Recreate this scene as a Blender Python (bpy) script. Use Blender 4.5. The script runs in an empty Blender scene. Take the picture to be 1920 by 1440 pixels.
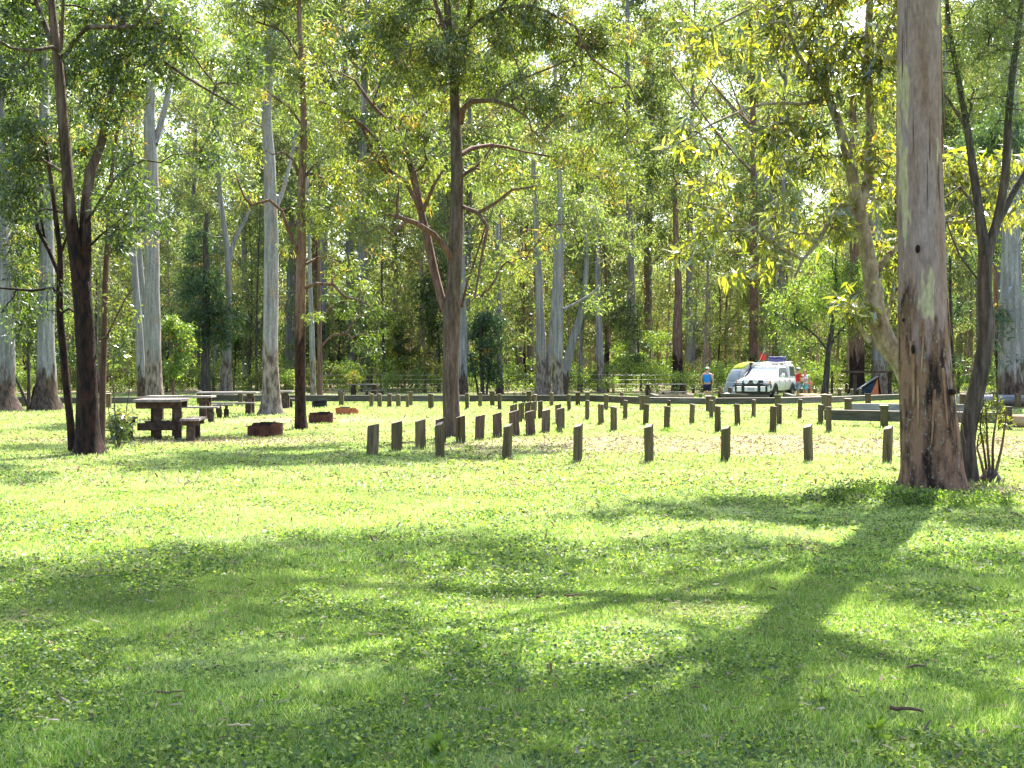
import bpy, math, random
import numpy as np
from mathutils import Vector, Matrix
R = math.radians
rng = np.random.default_rng(11)
random.seed(5)
scene = bpy.context.scene
col = scene.collection

# ------------------------------------------------------------------ camera, sky, sun, exposure
CAMH, FPX, HOR = 1.45, 2400.0, 697.0
cam_d = bpy.data.cameras.new("camera"); cam = bpy.data.objects.new("camera", cam_d); col.objects.link(cam)
cam.location = (0, 0, CAMH); cam.rotation_euler = (R(90), 0, 0)
cam_d.sensor_width = 36; cam_d.lens = 36*FPX/1920; cam_d.shift_y = -(720-HOR)/1920
cam_d.clip_end = 3000; cam_d.clip_start = 0.1
scene.camera = cam
SUN_EL, SUN_AZ = 52.0, 21.0           # azimuth measured from straight ahead (+Y) towards the right (+X)
world = bpy.data.worlds.new("World"); scene.world = world; world.use_nodes = True
wn = world.node_tree.nodes; wn.clear()
wo = wn.new("ShaderNodeOutputWorld"); wb = wn.new("ShaderNodeBackground"); ws = wn.new("ShaderNodeTexSky")
ws.sky_type = 'NISHITA'; ws.sun_disc = False; ws.sun_elevation = R(SUN_EL); ws.sun_rotation = R(SUN_AZ)
ws.air_density = 1.0; ws.dust_density = 2.2; ws.ozone_density = 1.0
wb.inputs[1].default_value = 0.125
world.node_tree.links.new(ws.outputs[0], wb.inputs[0]); world.node_tree.links.new(wb.outputs[0], wo.inputs[0])
sun_d = bpy.data.lights.new("sun", 'SUN'); sun = bpy.data.objects.new("sun", sun_d); col.objects.link(sun)
sun_d.energy = 5.0; sun_d.angle = R(0.53); sun_d.color = (1.0, 0.95, 0.86)
to_sun = Vector((math.sin(R(SUN_AZ))*math.cos(R(SUN_EL)), math.cos(R(SUN_AZ))*math.cos(R(SUN_EL)), math.sin(R(SUN_EL))))
sun.rotation_euler = to_sun.to_track_quat('Z', 'Y').to_euler(); sun.location = (20, 60, 80)
vs = scene.view_settings; vs.view_transform = 'Standard'; vs.look = 'None'; vs.gamma = 1; vs.exposure = 2.13
cy = scene.cycles
cy.max_bounces = 8; cy.diffuse_bounces = 4; cy.transmission_bounces = 6; cy.glossy_bounces = 2; cy.transparent_max_bounces = 4
cy.use_denoising = True; cy.caustics_reflective = False; cy.caustics_refractive = False
cy.sample_clamp_indirect = 6.0

# ------------------------------------------------------------------ helpers
def W(px, py, d): return np.array(((px-960)/FPX*d, d, CAMH+(HOR-py)/FPX*d))
def D(base): return CAMH*FPX/(base-HOR)
def G(px, base): d = D(base); return ((px-960)/FPX*d, d)

def prop(o, label=None, cat=None, group=None, kind=None):
    if label: o['label'] = label
    if cat: o['category'] = cat
    if group: o['group'] = group
    if kind: o['kind'] = kind
    return o
def empty(name, loc=(0, 0, 0), rz=0, label=None, cat=None, group=None):
    o = bpy.data.objects.new(name, None); col.objects.link(o)
    o.location = loc; o.rotation_euler = (0, 0, rz); o.empty_display_size = .2
    return prop(o, label, cat, group)
def link_mesh(name, me, mat, parent=None, smooth=False, loc=None):
    if mat is not None and not me.materials: me.materials.append(mat)
    if smooth: me.polygons.foreach_set('use_smooth', np.ones(len(me.polygons), bool))
    o = bpy.data.objects.new(name, me); col.objects.link(o)
    if parent is not None: o.parent = parent
    if loc is not None: o.location = loc
    return o
def me_np(name, V, F, C=None):
    """V (n,3) ; F (m,k) constant size"""
    V = np.asarray(V, np.float32); F = np.asarray(F, np.int32); k = F.shape[1]
    me = bpy.data.meshes.new(name)
    me.vertices.add(len(V)); me.vertices.foreach_set('co', V.ravel())
    me.loops.add(F.size); me.loops.foreach_set('vertex_index', F.ravel())
    me.polygons.add(len(F)); me.polygons.foreach_set('loop_start', np.arange(0, F.size, k, dtype=np.int32))
    if C is not None:
        a = me.color_attributes.new('Col', 'FLOAT_COLOR', 'POINT')
        c4 = np.ones((len(V), 4), np.float32); c4[:, :3] = C; a.data.foreach_set('color', c4.ravel())
    me.update(calc_edges=True)
    return me
class MB:
    def __init__(s): s.V = []; s.F = []
    def add(s, V, F):
        n = len(s.V); s.V += [tuple(map(float, v)) for v in V]; s.F += [tuple(int(i)+n for i in f) for f in F]; return s
    def box(s, x0, x1, y0, y1, z0, z1, M=None, taper=0.0, bev=0.0):
        if bev > 0:
            b = bev; V = []
            for z in (z0, z0+b, z1-b, z1):
                k = b if z in (z0, z1) else 0
                for (sx, sy) in ((x0+k, y0+b+k*0), (x0+b+0*k, y0+k), (x1-b, y0+k), (x1-k, y0+b), (x1-k, y1-b), (x1-b, y1-k), (x0+b, y1-k), (x0+k, y1-b)):
                    V.append((sx, sy, z))
            F = [tuple(range(7, -1, -1)), tuple(range(24, 32))]
            for r in range(3):
                for i in range(8): j = (i+1) % 8; F.append((r*8+i, r*8+j, r*8+8+j, r*8+8+i))
        else:
            t = taper
            V = [(x0, y0, z0), (x1, y0, z0), (x1, y1, z0), (x0, y1, z0), (x0+t, y0+t, z1), (x1-t, y0+t, z1), (x1-t, y1-t, z1), (x0+t, y1-t, z1)]
            F = [(3, 2, 1, 0), (4, 5, 6, 7), (0, 1, 5, 4), (1, 2, 6, 5), (2, 3, 7, 6), (3, 0, 4, 7)]
        if M is not None: V = [tuple(M @ Vector(v)) for v in V]
        return s.add(V, F)
    def tube(s, pts, rad, n=8, cap=True):
        V, F = tube_np(pts, rad, n); m = len(s.V); s.add(V, F)
        if cap:
            k = len(V)//n
            s.F.append(tuple(m+i for i in range(n))[::-1]); s.F.append(tuple(m+(k-1)*n+i for i in range(n)))
        return s
    def sphere(s, c, r, nu=12, nv=8):
        V = []; F = []
        rr = r if hasattr(r, '__len__') else (r, r, r)
        for j in range(nv+1):
            t = math.pi*j/nv
            for i in range(nu):
                p = 2*math.pi*i/nu; V.append((c[0]+rr[0]*math.sin(t)*math.cos(p), c[1]+rr[1]*math.sin(t)*math.sin(p), c[2]+rr[2]*math.cos(t)))
        for j in range(nv):
            for i in range(nu):
                k = (i+1) % nu; F.append((j*nu+i, (j+1)*nu+i, (j+1)*nu+k, j*nu+k))
        return s.add(V, F)
    def prism(s, prof, x0, x1, axis='x'):
        n = len(prof)
        V = [(x0, a, b) for a, b in prof]+[(x1, a, b) for a, b in prof]
        F = [tuple(range(n))[::-1], tuple(range(n, 2*n))]+[(i, (i+1) % n, n+(i+1) % n, n+i) for i in range(n)]
        return s.add(V, F)
    def build(s, name, mat, parent=None, smooth=False, bevel=0.0, loc=None):
        me = bpy.data.meshes.new(name); me.from_pydata(s.V, [], s.F); me.update()
        o = link_mesh(name, me, mat, parent, smooth, loc)
        if bevel > 0:
            m = o.modifiers.new('bevel', 'BEVEL'); m.width = bevel; m.segments = 2; m.limit_method = 'ANGLE'; m.angle_limit = R(35)
        return o

def tube_np(pts, rad, n=8, noise=0.0, flare=None, seed=0):
    P = np.asarray(pts, float); k = len(P); r = np.broadcast_to(np.asarray(rad, float), (k,)).copy()
    T = np.gradient(P, axis=0); T /= np.linalg.norm(T, axis=1)[:, None]+1e-9
    ref = np.array([1., 0, 0]) if abs(T[0][0]) < .8 else np.array([0, 1., 0])
    U = np.zeros_like(P); u = ref-T[0]*ref.dot(T[0]); U[0] = u/np.linalg.norm(u)
    for i in range(1, k):
        u = U[i-1]-T[i]*U[i-1].dot(T[i]); U[i] = u/(np.linalg.norm(u)+1e-9)
    B = np.cross(T, U); a = np.arange(n)*2*math.pi/n
    rr = np.repeat(r[:, None], n, 1)
    if noise > 0:
        g = np.random.default_rng(seed)
        h = P[:, 2:3]
        for q in range(5):
            f = [1.1, 2.3, 4.1, 7.3, 12.][q]; m = [2, 3, 4, 5, 7][q]
            rr = rr*(1+noise*np.sin(f*h+g.uniform(0, 6)+m*a[None, :]+g.uniform(0, 6))*(.9, .7, .45, .3, .25)[q])
    if flare is not None:
        fh, fa, lobes, s0 = flare
        w = np.exp(-np.maximum(P[:, 2:3]-P[0, 2], 0)/fh)
        rr = rr*(1+fa*w*(1+.45*np.sin(lobes*a[None, :]+s0)+.22*np.sin((2*lobes+1)*a[None, :]+1.7*s0)))
    V = P[:, None, :]+rr[..., None]*(np.cos(a)[None, :, None]*U[:, None, :]+np.sin(a)[None, :, None]*B[:, None, :])
    V = V.reshape(-1, 3)
    i = np.arange(k-1)[:, None]*n; j = np.arange(n)[None, :]; j2 = (j+1) % n
    F = np.stack([i+j, i+j2, i+n+j2, i+n+j], -1).reshape(-1, 4)
    return V, F

def resample(pts, rad, step):
    P = np.asarray(pts, float); r = np.asarray(rad, float)
    out = []; ro = []; n = len(P)
    for i in range(n-1):
        p0 = P[max(i-1, 0)]; p1 = P[i]; p2 = P[i+1]; p3 = P[min(i+2, n-1)]
        m = max(1, int(np.linalg.norm(p2-p1)/step))
        for q in range(m):
            t = q/m
            out.append(.5*((2*p1)+(-p0+p2)*t+(2*p0-5*p1+4*p2-p3)*t*t+(-p0+3*p1-3*p2+p3)*t**3)); ro.append(r[i]*(1-t)+r[i+1]*t)
    out.append(P[-1]); ro.append(r[-1])
    return np.array(out), np.array(ro)

# ------------------------------------------------------------------ materials
def mat(name):
    m = bpy.data.materials.new(name); m.use_nodes = True; nt = m.node_tree; nt.nodes.clear()
    out = nt.nodes.new("ShaderNodeOutputMaterial"); return m, nt, out
def N(nt, t, **kw):
    n = nt.nodes.new(t)
    for k, v in kw.items():
        if hasattr(n, k): setattr(n, k, v)
        else: n.inputs[k.replace('_', ' ')].default_value = v
    return n
def ramp(nt, stops, interp='LINEAR'):
    n = nt.nodes.new("ShaderNodeValToRGB"); cr = n.color_ramp; cr.interpolation = interp
    while len(cr.elements) < len(stops): cr.elements.new(.5)
    for e, (p, c) in zip(cr.elements, stops): e.position = p; e.color = (*c, 1) if len(c) == 3 else c
    return n
def coords(nt, scale=(1, 1, 1), kind='Object'):
    tc = nt.nodes.new("ShaderNodeTexCoord"); mp = nt.nodes.new("ShaderNodeMapping"); mp.inputs['Scale'].default_value = scale
    nt.links.new(tc.outputs[kind], mp.inputs[0]); return mp.outputs[0]
def noise(nt, vec, scale, detail=4, rough=.55):
    n = N(nt, "ShaderNodeTexNoise"); n.inputs['Scale'].default_value = scale; n.inputs['Detail'].default_value = detail; n.inputs['Roughness'].default_value = rough
    nt.links.new(vec, n.inputs['Vector']); return n.outputs['Fac']
def mixc(nt, fac, a, b, blend='MIX'):
    n = N(nt, "ShaderNodeMix"); n.data_type = 'RGBA'; n.blend_type = blend
    for i, v in ((6, a), (7, b)):
        if hasattr(v, 'links') or isinstance(v, bpy.types.NodeSocket): nt.links.new(v, n.inputs[i])
        else: n.inputs[i].default_value = (*v, 1)
    if isinstance(fac, bpy.types.NodeSocket): nt.links.new(fac, n.inputs[0])
    else: n.inputs[0].default_value = fac
    return n.outputs[2]
def princ(nt, out, color, rough=.8, spec=.3, bump=None, bstr=.5, bdist=.02, metal=0):
    b = nt.nodes.new("ShaderNodeBsdfPrincipled"); b.inputs['Roughness'].default_value = rough; b.inputs['Metallic'].default_value = metal
    b.inputs['Specular IOR Level'].default_value = spec
    if isinstance(color, bpy.types.NodeSocket): nt.links.new(color, b.inputs['Base Color'])
    else: b.inputs['Base Color'].default_value = (*color, 1)
    if bump is not None:
        bp = nt.nodes.new("ShaderNodeBump"); bp.inputs['Strength'].default_value = bstr; bp.inputs['Distance'].default_value = bdist
        nt.links.new(bump, bp.inputs['Height']); nt.links.new(bp.outputs[0], b.inputs['Normal'])
    nt.links.new(b.outputs[0], out.inputs[0]); return b

def leaf_material(name, trans=0.5, tgain=(1.9, 2.0, 0.9), gloss=.10, grough=.38):
    m, nt, out = mat(name)
    at = N(nt, "ShaderNodeAttribute"); at.attribute_name = 'Col'
    d = nt.nodes.new("ShaderNodeBsdfDiffuse"); nt.links.new(at.outputs['Color'], d.inputs[0])
    tcol = mixc(nt, 1.0, at.outputs['Color'], tgain, 'MULTIPLY')
    t = nt.nodes.new("ShaderNodeBsdfTranslucent"); nt.links.new(tcol, t.inputs[0])
    g = nt.nodes.new("ShaderNodeBsdfGlossy"); g.inputs['Roughness'].default_value = grough; g.inputs['Color'].default_value = (.9, .95, 1, 1)
    mx = nt.nodes.new("ShaderNodeMixShader"); mx.inputs[0].default_value = trans
    nt.links.new(d.outputs[0], mx.inputs[1]); nt.links.new(t.outputs[0], mx.inputs[2])
    m2 = nt.nodes.new("ShaderNodeMixShader"); m2.inputs[0].default_value = gloss
    nt.links.new(mx.outputs[0], m2.inputs[1]); nt.links.new(g.outputs[0], m2.inputs[2])
    nt.links.new(m2.outputs[0], out.inputs[0]); return m
M_LEAF = leaf_material("gum_leaf", .58, tgain=(1.9, 2.0, .8), gloss=.07)
M_LEAFB = leaf_material("broad_leaf", .62, tgain=(2.7, 2.6, .8), gloss=.12, grough=.3)
M_FAR = leaf_material("forest_leaf", .55, tgain=(2.0, 2.1, .9), gloss=.045)
M_GRASS = leaf_material("grass_blade", .5, tgain=(1.75, 1.95, 1.0), gloss=.025, grough=.5)
M_CLOVER = leaf_material("clover_leaf", .45, tgain=(1.7, 1.9, .8), gloss=.022, grough=.45)
M_DEAD = leaf_material("dead_leaf", .15, tgain=(1.2, 1.1, .9), gloss=.02, grough=.5)

def bark(name, cols, streak=(6, 6, .8), base=None, base_h=1.5, rough=.85, bscale=9, bstr=.6, patches=None, base_soft=1.0, spots=None):
    """cols: three tones; base: (colour a, colour b) of the rough stocking at the foot"""
    m, nt, out = mat(name)
    v = coords(nt, streak); vo = coords(nt, (1, 1, 1))
    n1 = noise(nt, v, 1.3, 6, .62)
    r = ramp(nt, [(.32, cols[0]), (.5, cols[1]), (.68, cols[2])]); nt.links.new(n1, r.inputs[0])
    c = r.outputs[0]
    if patches:
        v2 = coords(nt, (2.6, 2.6, .55)); n2 = noise(nt, v2, 1.5, 3, .5)
        st = ramp(nt, [(.60, (0, 0, 0)), (.63, (1, 1, 1))]); nt.links.new(n2, st.inputs[0]); c = mixc(nt, st.outputs[0], c, patches)
    fn = noise(nt, coords(nt, (1, 1, .25)), 28, 4, .7)
    fr = ramp(nt, [(.3, (.62, .62, .62)), (.7, (1.25, 1.25, 1.25))]); nt.links.new(fn, fr.inputs[0]); c = mixc(nt, 1, c, fr.outputs[0], 'MULTIPLY')
    h = noise(nt, coords(nt, (1, 1, .3)), bscale, 6, .65)
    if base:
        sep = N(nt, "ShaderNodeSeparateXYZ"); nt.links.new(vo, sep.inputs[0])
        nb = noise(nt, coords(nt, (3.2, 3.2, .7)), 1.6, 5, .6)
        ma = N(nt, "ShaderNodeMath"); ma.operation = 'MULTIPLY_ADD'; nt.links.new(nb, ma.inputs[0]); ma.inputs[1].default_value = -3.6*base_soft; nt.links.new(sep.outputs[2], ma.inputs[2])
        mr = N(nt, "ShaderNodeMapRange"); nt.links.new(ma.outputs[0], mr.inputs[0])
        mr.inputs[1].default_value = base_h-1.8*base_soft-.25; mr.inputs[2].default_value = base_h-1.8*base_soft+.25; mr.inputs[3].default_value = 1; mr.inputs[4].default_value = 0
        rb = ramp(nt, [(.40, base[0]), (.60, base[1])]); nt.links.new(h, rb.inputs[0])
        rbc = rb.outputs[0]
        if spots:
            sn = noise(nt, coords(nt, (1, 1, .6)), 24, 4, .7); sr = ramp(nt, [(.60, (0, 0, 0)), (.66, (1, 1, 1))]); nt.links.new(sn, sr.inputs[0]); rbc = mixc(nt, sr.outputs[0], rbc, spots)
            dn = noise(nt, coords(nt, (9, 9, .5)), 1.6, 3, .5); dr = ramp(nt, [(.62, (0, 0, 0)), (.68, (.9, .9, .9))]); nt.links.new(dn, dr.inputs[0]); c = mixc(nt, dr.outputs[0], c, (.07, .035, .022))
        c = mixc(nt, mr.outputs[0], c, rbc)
    princ(nt, out, c, rough, .2, h, bstr, .03)
    return m
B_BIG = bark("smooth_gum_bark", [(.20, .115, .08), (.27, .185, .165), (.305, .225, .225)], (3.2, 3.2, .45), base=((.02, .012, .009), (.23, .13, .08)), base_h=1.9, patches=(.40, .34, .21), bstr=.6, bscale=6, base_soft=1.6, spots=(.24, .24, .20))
B_STRIP = bark("curled_bark_strip", [(.14, .06, .035), (.28, .15, .08), (.40, .27, .16)], (8, 8, 1), bstr=.5)
B_PALE = bark("pale_gum_bark", [(.14, .125, .12), (.245, .225, .22), (.36, .335, .32)], (7, 7, .45), base=((.08, .055, .04), (.30, .24, .20)), base_h=2.2, bstr=.3, patches=(.30, .22, .17))
B_GREY = bark("grey_gum_bark", [(.13, .12, .12), (.22, .21, .21), (.36, .34, .33)], (6, 6, .4), base=((.03, .022, .018), (.12, .08, .06)), base_h=1.4, bstr=.5)
B_BURN = bark("burnt_bark", [(.03, .022, .018), (.11, .07, .05), (.2, .14, .115)], (7, 7, .8), base=((.007, .006, .006), (.045, .018, .012)), base_h=4.3, bstr=1.0, bscale=14)
B_RED = bark("reddish_bark", [(.075, .04, .027), (.14, .08, .058), (.22, .14, .105)], (9, 9, .6), bstr=.5)
B_BROWN = bark("flaky_brown_bark", [(.055, .038, .027), (.11, .08, .06), (.18, .135, .105)], (10, 10, 1.6), bstr=1.0, bscale=16)
B_HALF = bark("half_charred_bark", [(.10, .05, .035), (.2, .115, .08), (.29, .19, .145)], (10, 10, 1.2), base=((.008, .006, .006), (.06, .025, .018)), base_h=2.6, bstr=1.0, bscale=16)
B_SPOT = bark("lichen_spotted_bark", [(.12, .085, .05), (.25, .20, .13), (.42, .36, .27)], (5, 5, 3.5), bstr=.6)
B_DARK = bark("dark_fissured_bark", [(.035, .028, .024), (.075, .06, .05), (.14, .115, .10)], (10, 10, 1.4), bstr=1.0, bscale=14)
B_SLIM = bark("papery_pink_bark", [(.18, .13, .10), (.34, .25, .20), (.50, .40, .34)], (8, 8, .6), base=((.04, .028, .02), (.16, .11, .08)), base_h=1.2, bstr=.5)
B_TWIG = bark("twig_bark", [(.09, .05, .035), (.17, .10, .07), (.25, .17, .13)], (8, 8, 2), bstr=.3)

def wood(name, a, b, c, axis=(14, 14, 1.2), rough=.85, moss=None):
    m, nt, out = mat(name); v = coords(nt, axis)
    oi = N(nt, "ShaderNodeObjectInfo"); ad = N(nt, "ShaderNodeVectorMath"); ad.operation = 'ADD'
    ms = N(nt, "ShaderNodeVectorMath"); ms.operation = 'SCALE'; ms.inputs[0].default_value = (37, 21, 53); nt.links.new(oi.outputs['Random'], ms.inputs['Scale'])
    nt.links.new(v, ad.inputs[0]); nt.links.new(ms.outputs[0], ad.inputs[1])
    n1 = noise(nt, ad.outputs[0], 1.5, 6, .65); r = ramp(nt, [(.3, a), (.5, b), (.72, c)]); nt.links.new(n1, r.inputs[0]); cc = r.outputs[0]
    if moss:
        n2 = noise(nt, ad.outputs[0], .35, 3, .6); rr = ramp(nt, [(.45, (0, 0, 0)), (.62, (.8, .8, .8))]); nt.links.new(n2, rr.inputs[0]); cc = mixc(nt, rr.outputs[0], cc, moss)
    vr = ramp(nt, [(0, (.7, .66, .6)), (1, (1.3, 1.3, 1.3))]); nt.links.new(oi.outputs['Random'], vr.inputs[0]); cc = mixc(nt, 1, cc, vr.outputs[0], 'MULTIPLY')
    princ(nt, out, cc, rough, .25, n1, .7, .01); return m
M_POST = wood("weathered_post_timber", (.035, .026, .015), (.12, .088, .048), (.22, .17, .10), moss=(.10, .095, .035))
M_POSTR = wood("red_brown_post_timber", (.04, .027, .02), (.105, .073, .054), (.19, .14, .11))
M_RAIL = wood("weathered_rail_timber", (.045, .04, .032), (.10, .092, .073), (.18, .17, .14), axis=(1.2, 14, 14), moss=(.075, .077, .05))
M_LITTOP = wood("painted_sunlit_top", (.22, .18, .15), (.34, .29, .25), (.48, .43, .38), axis=(20, 20, 20))  # paler timber for top faces, sunlight put into the colour
M_TABLE = wood("old_table_timber", (.025, .017, .012), (.065, .042, .03), (.125, .09, .068), axis=(5, 5, 5))
M_TOP = wood("bleached_board_timber", (.16, .13, .11), (.27, .23, .21), (.40, .36, .34), axis=(2, 14, 14))
M_LOG = wood("stripped_log_timber", (.26, .15, .085), (.44, .30, .18), (.56, .42, .28), axis=(1.2, 10, 10))
M_LOGG = wood("grey_log_timber", (.12, .11, .11), (.22, .21, .22), (.33, .32, .33), axis=(1.2, 10, 10))

def plain(name, c, rough=.5, spec=.5, metal=0, var=.12, sc=6):
    m, nt, out = mat(name); n1 = noise(nt, coords(nt), sc, 4, .6)
    lo = tuple(x*(1-var) for x in c); hi = tuple(min(1, x*(1+var)) for x in c)
    r = ramp(nt, [(.3, lo), (.7, hi)]); nt.links.new(n1, r.inputs[0]); princ(nt, out, r.outputs[0], rough, spec, metal=metal); return m
M_RUST = plain("rusty_dark_steel", (.085, .032, .022), .8, .3, .2, .6, 9)
M_RUSTB = plain("blackened_steel", (.022, .018, .018), .75, .3, .2, .5, 9)
M_RUSTO = plain("orange_rusty_steel", (.42, .13, .06), .85, .2, 0, .35, 9)
M_ASH = plain("ash", (.12, .11, .10), .95, .1, 0, .5, 20)
M_PAINT = plain("white_car_paint", (.78, .77, .72), .22, .5, 0, .03)
M_GLASS = plain("dark_window_glass", (.02, .025, .03), .12, .25, 0, .1)
M_SCREEN = plain("windscreen_glass", (.16, .2, .21), .05, 1.0, 0, .1)
M_BLACK = plain("black_plastic", (.02, .02, .022), .45, .4, 0, .2)
M_RUBBER = plain("tyre_rubber", (.025, .024, .022), .9, .2, 0, .3)
M_ALLOY = plain("alloy_wheel_metal", (.45, .42, .36), .4, .5, .6, .2)
M_CHROME = plain("chrome_trim", (.75, .76, .78), .18, .5, 1, .05)
M_LAMP = plain("lamp_lens", (.8, .8, .8), .35, .6, 0, .05)
M_AMBER = plain("amber_lens", (.75, .25, .06), .2, .6, 0, .05)
M_PLATE = plain("number_plate", (.42, .36, .42), .4, .4, 0, .05)
M_PLATEINK = plain("number_plate_ink", (.16, .10, .14), .5, .4, 0, .05)
M_BLUEBOX = plain("blue_plastic_case", (.035, .04, .17), .5, .4, 0, .15)
M_FLAG = plain("red_flag_cloth", (.75, .05, .04), .7, .2, 0, .1)
M_WHITEROD = plain("white_fibreglass", (.8, .78, .74), .4, .4)
M_SKIN = plain("sunlit_skin", (.52, .29, .20), .55, .35, 0, .08)
M_BLUE = plain("bright_blue_cloth", (.03, .22, .68), .8, .2, 0, .15)
M_NAVY = plain("navy_cloth", (.02, .02, .05), .85, .2, 0, .2)
M_REDC = plain("red_cloth", (.62, .03, .03), .8, .2, 0, .15)
M_WHITEC = plain("white_cloth", (.78, .78, .82), .8, .2, 0, .05)
M_PRINT = plain("patterned_grey_blue_cloth", (.28, .33, .42), .8, .2, 0, .75, 22)
M_AQUA = plain("pale_blue_cloth", (.22, .50, .60), .8, .2, 0, .15)
M_ORANGE = plain("orange_pink_cloth", (.78, .28, .16), .8, .2, 0, .2)
M_HAIR = plain("brown_hair", (.05, .03, .02), .7, .3, 0, .3)
M_HAIRF = plain("fair_reddish_hair", (.30, .13, .06), .7, .3, 0, .3)
M_SHOE = plain("dark_rubber_shoe", (.04, .035, .03), .7, .3)
M_EYE = plain("dark_eye", (.02, .015, .01), .2, .5)
M_WIRE = plain("galvanised_wire", (.5, .5, .5), .4, .5, .6)
M_TENTG = plain("silver_grey_tent_cloth", (.34, .37, .42), .5, .4, 0, .08)
M_TENTW = plain("white_tent_cloth", (.5, .49, .5), .6, .3, 0, .06)
M_TENTY = plain("lime_yellow_tent_cloth", (.40, .46, .03), .6, .3, 0, .1)
M_TENTD = plain("dark_blue_tent_cloth", (.03, .045, .08), .6, .3, 0, .2)
M_TENTO = plain("orange_tent_cloth", (.75, .22, .10), .6, .3, 0, .1)
M_GUY = plain("pale_bag_cloth", (.6, .58, .55), .7, .3, 0, .2)

# ------------------------------------------------------------------ the ground
def vnoise(x, y, seed=0):
    """smooth value noise, numpy"""
    x = np.asarray(x, float); y = np.asarray(y, float)
    xi = np.floor(x).astype(np.int64); yi = np.floor(y).astype(np.int64); fx = x-xi; fy = y-yi
    fx = fx*fx*(3-2*fx); fy = fy*fy*(3-2*fy)
    def h(a, b):
        n = (a*374761393+b*668265263+seed*974634777) & 0x7fffffff; n = ((n ^ (n >> 13))*1274126177) & 0x7fffffff
        return ((n ^ (n >> 16)) & 0xffff)/65535.
    return (h(xi, yi)*(1-fx)+h(xi+1, yi)*fx)*(1-fy)+(h(xi, yi+1)*(1-fx)+h(xi+1, yi+1)*fx)*fy
def fbm(x, y, seed=0, o=4):
    s = 0; a = .5; t = 0
    for i in range(o): s = s+a*vnoise(x*2**i, y*2**i, seed+i); t += a; a *= .55
    return s/t
def sst(a, b, x): t = np.clip((x-a)/(b-a), 0, 1); return t*t*(3-2*t)
def litter(x, y):
    n = fbm(x*.5, y*.35, 3); n2 = fbm(x*1.7, y*1.4, 9)
    wob = (n-.5)*5
    band = sst(21.3, 23.0, y+wob*.5)*(1-sst(27.5, 29.5, y+wob))*sst(-2.5, .5, x+wob*.6)
    t1 = np.exp(-((x+6.8)/4.6)**2-((y-26.8)/1.7)**2)*1.3
    t2 = np.exp(-((x+6.4)/4.5)**2-((y-38.)/2.2)**2)*.9
    t3 = np.exp(-((x-6.2)/2.4)**2-((y-15.3)/1.2)**2)*1.5
    t5 = np.exp(-((x+.4)/1.9)**2-((y-24.8)/2.2)**2)*1.0
    t4 = sst(47, 49, y)*(1-sst(50, 53, y))*.7*sst(-2, 2, x)
    f = sst(78, 84, y)*.8
    m = np.clip(np.maximum.reduce([band, t1, t2, t3, t4, t5, f]), 0, 1)
    m = m*sst(.12, .55, n2*.9+.25*m)
    g = sst(.58, .74, n2)*.55
    return np.clip(np.maximum(m, g), 0, 1)
def gz(x, y):
    near = 1-sst(60, 90, np.abs(y)+np.abs(x)*.5)
    return (.045*(fbm(x*.45, y*.45, 21)-.5)+.02*(vnoise(x*2.2, y*2.2, 5)-.5))*near
xs = np.concatenate([[-600, -300, -160, -100], np.arange(-70, -16, 1.5), np.arange(-16, 16, .2), np.arange(16, 71, 1.5), [100, 160, 300, 600]])
ys = np.concatenate([[-60, -20, -5], np.arange(0, 36, .2), np.arange(36, 90, .7), [95, 105, 120, 150, 200, 300, 500, 900]])
X, Y = np.meshgrid(xs, ys); Xf, Yf = X.ravel(), Y.ravel()
nx, ny = len(xs), len(ys)
i = np.arange(ny-1)[:, None]*nx+np.arange(nx-1)[None, :]
Fg = np.stack([i, i+1, i+nx+1, i+nx], -1).reshape(-1, 4)
L0 = litter(Xf, Yf)
gm, nt, out = mat("campground_soil_and_turf")
at = N(nt, "ShaderNodeAttribute"); at.attribute_name = 'Col'
vg = coords(nt)
n1 = noise(nt, vg, 1.3, 5, .6); n2 = noise(nt, vg, 45, 4, .7); n3 = noise(nt, vg, 9, 4, .7)
turf = ramp(nt, [(.3, (.055, .085, .018)), (.5, (.10, .15, .03)), (.7, (.16, .20, .06))]); nt.links.new(n1, turf.inputs[0])
fine = ramp(nt, [(.32, (.45, .42, .36)), (.62, (1.5, 1.45, 1.3))]); nt.links.new(n2, fine.inputs[0])
tc_ = mixc(nt, 1, turf.outputs[0], fine.outputs[0], 'MULTIPLY')
lit = ramp(nt, [(.3, (.12, .09, .06)), (.5, (.27, .22, .17)), (.68, (.42, .37, .31))]); nt.links.new(n3, lit.inputs[0])
lc = mixc(nt, 1, lit.outputs[0], fine.outputs[0], 'MULTIPLY')
gc = mixc(nt, at.outputs['Color'], tc_, lc)
princ(nt, out, gc, .95, .1, n2, .8, .02)
me = me_np('ground', np.stack([Xf, Yf, gz(Xf, Yf)], 1), Fg, np.stack([L0]*3, 1))
ground = link_mesh('ground', me, gm, smooth=True); prop(ground, kind='structure')

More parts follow.
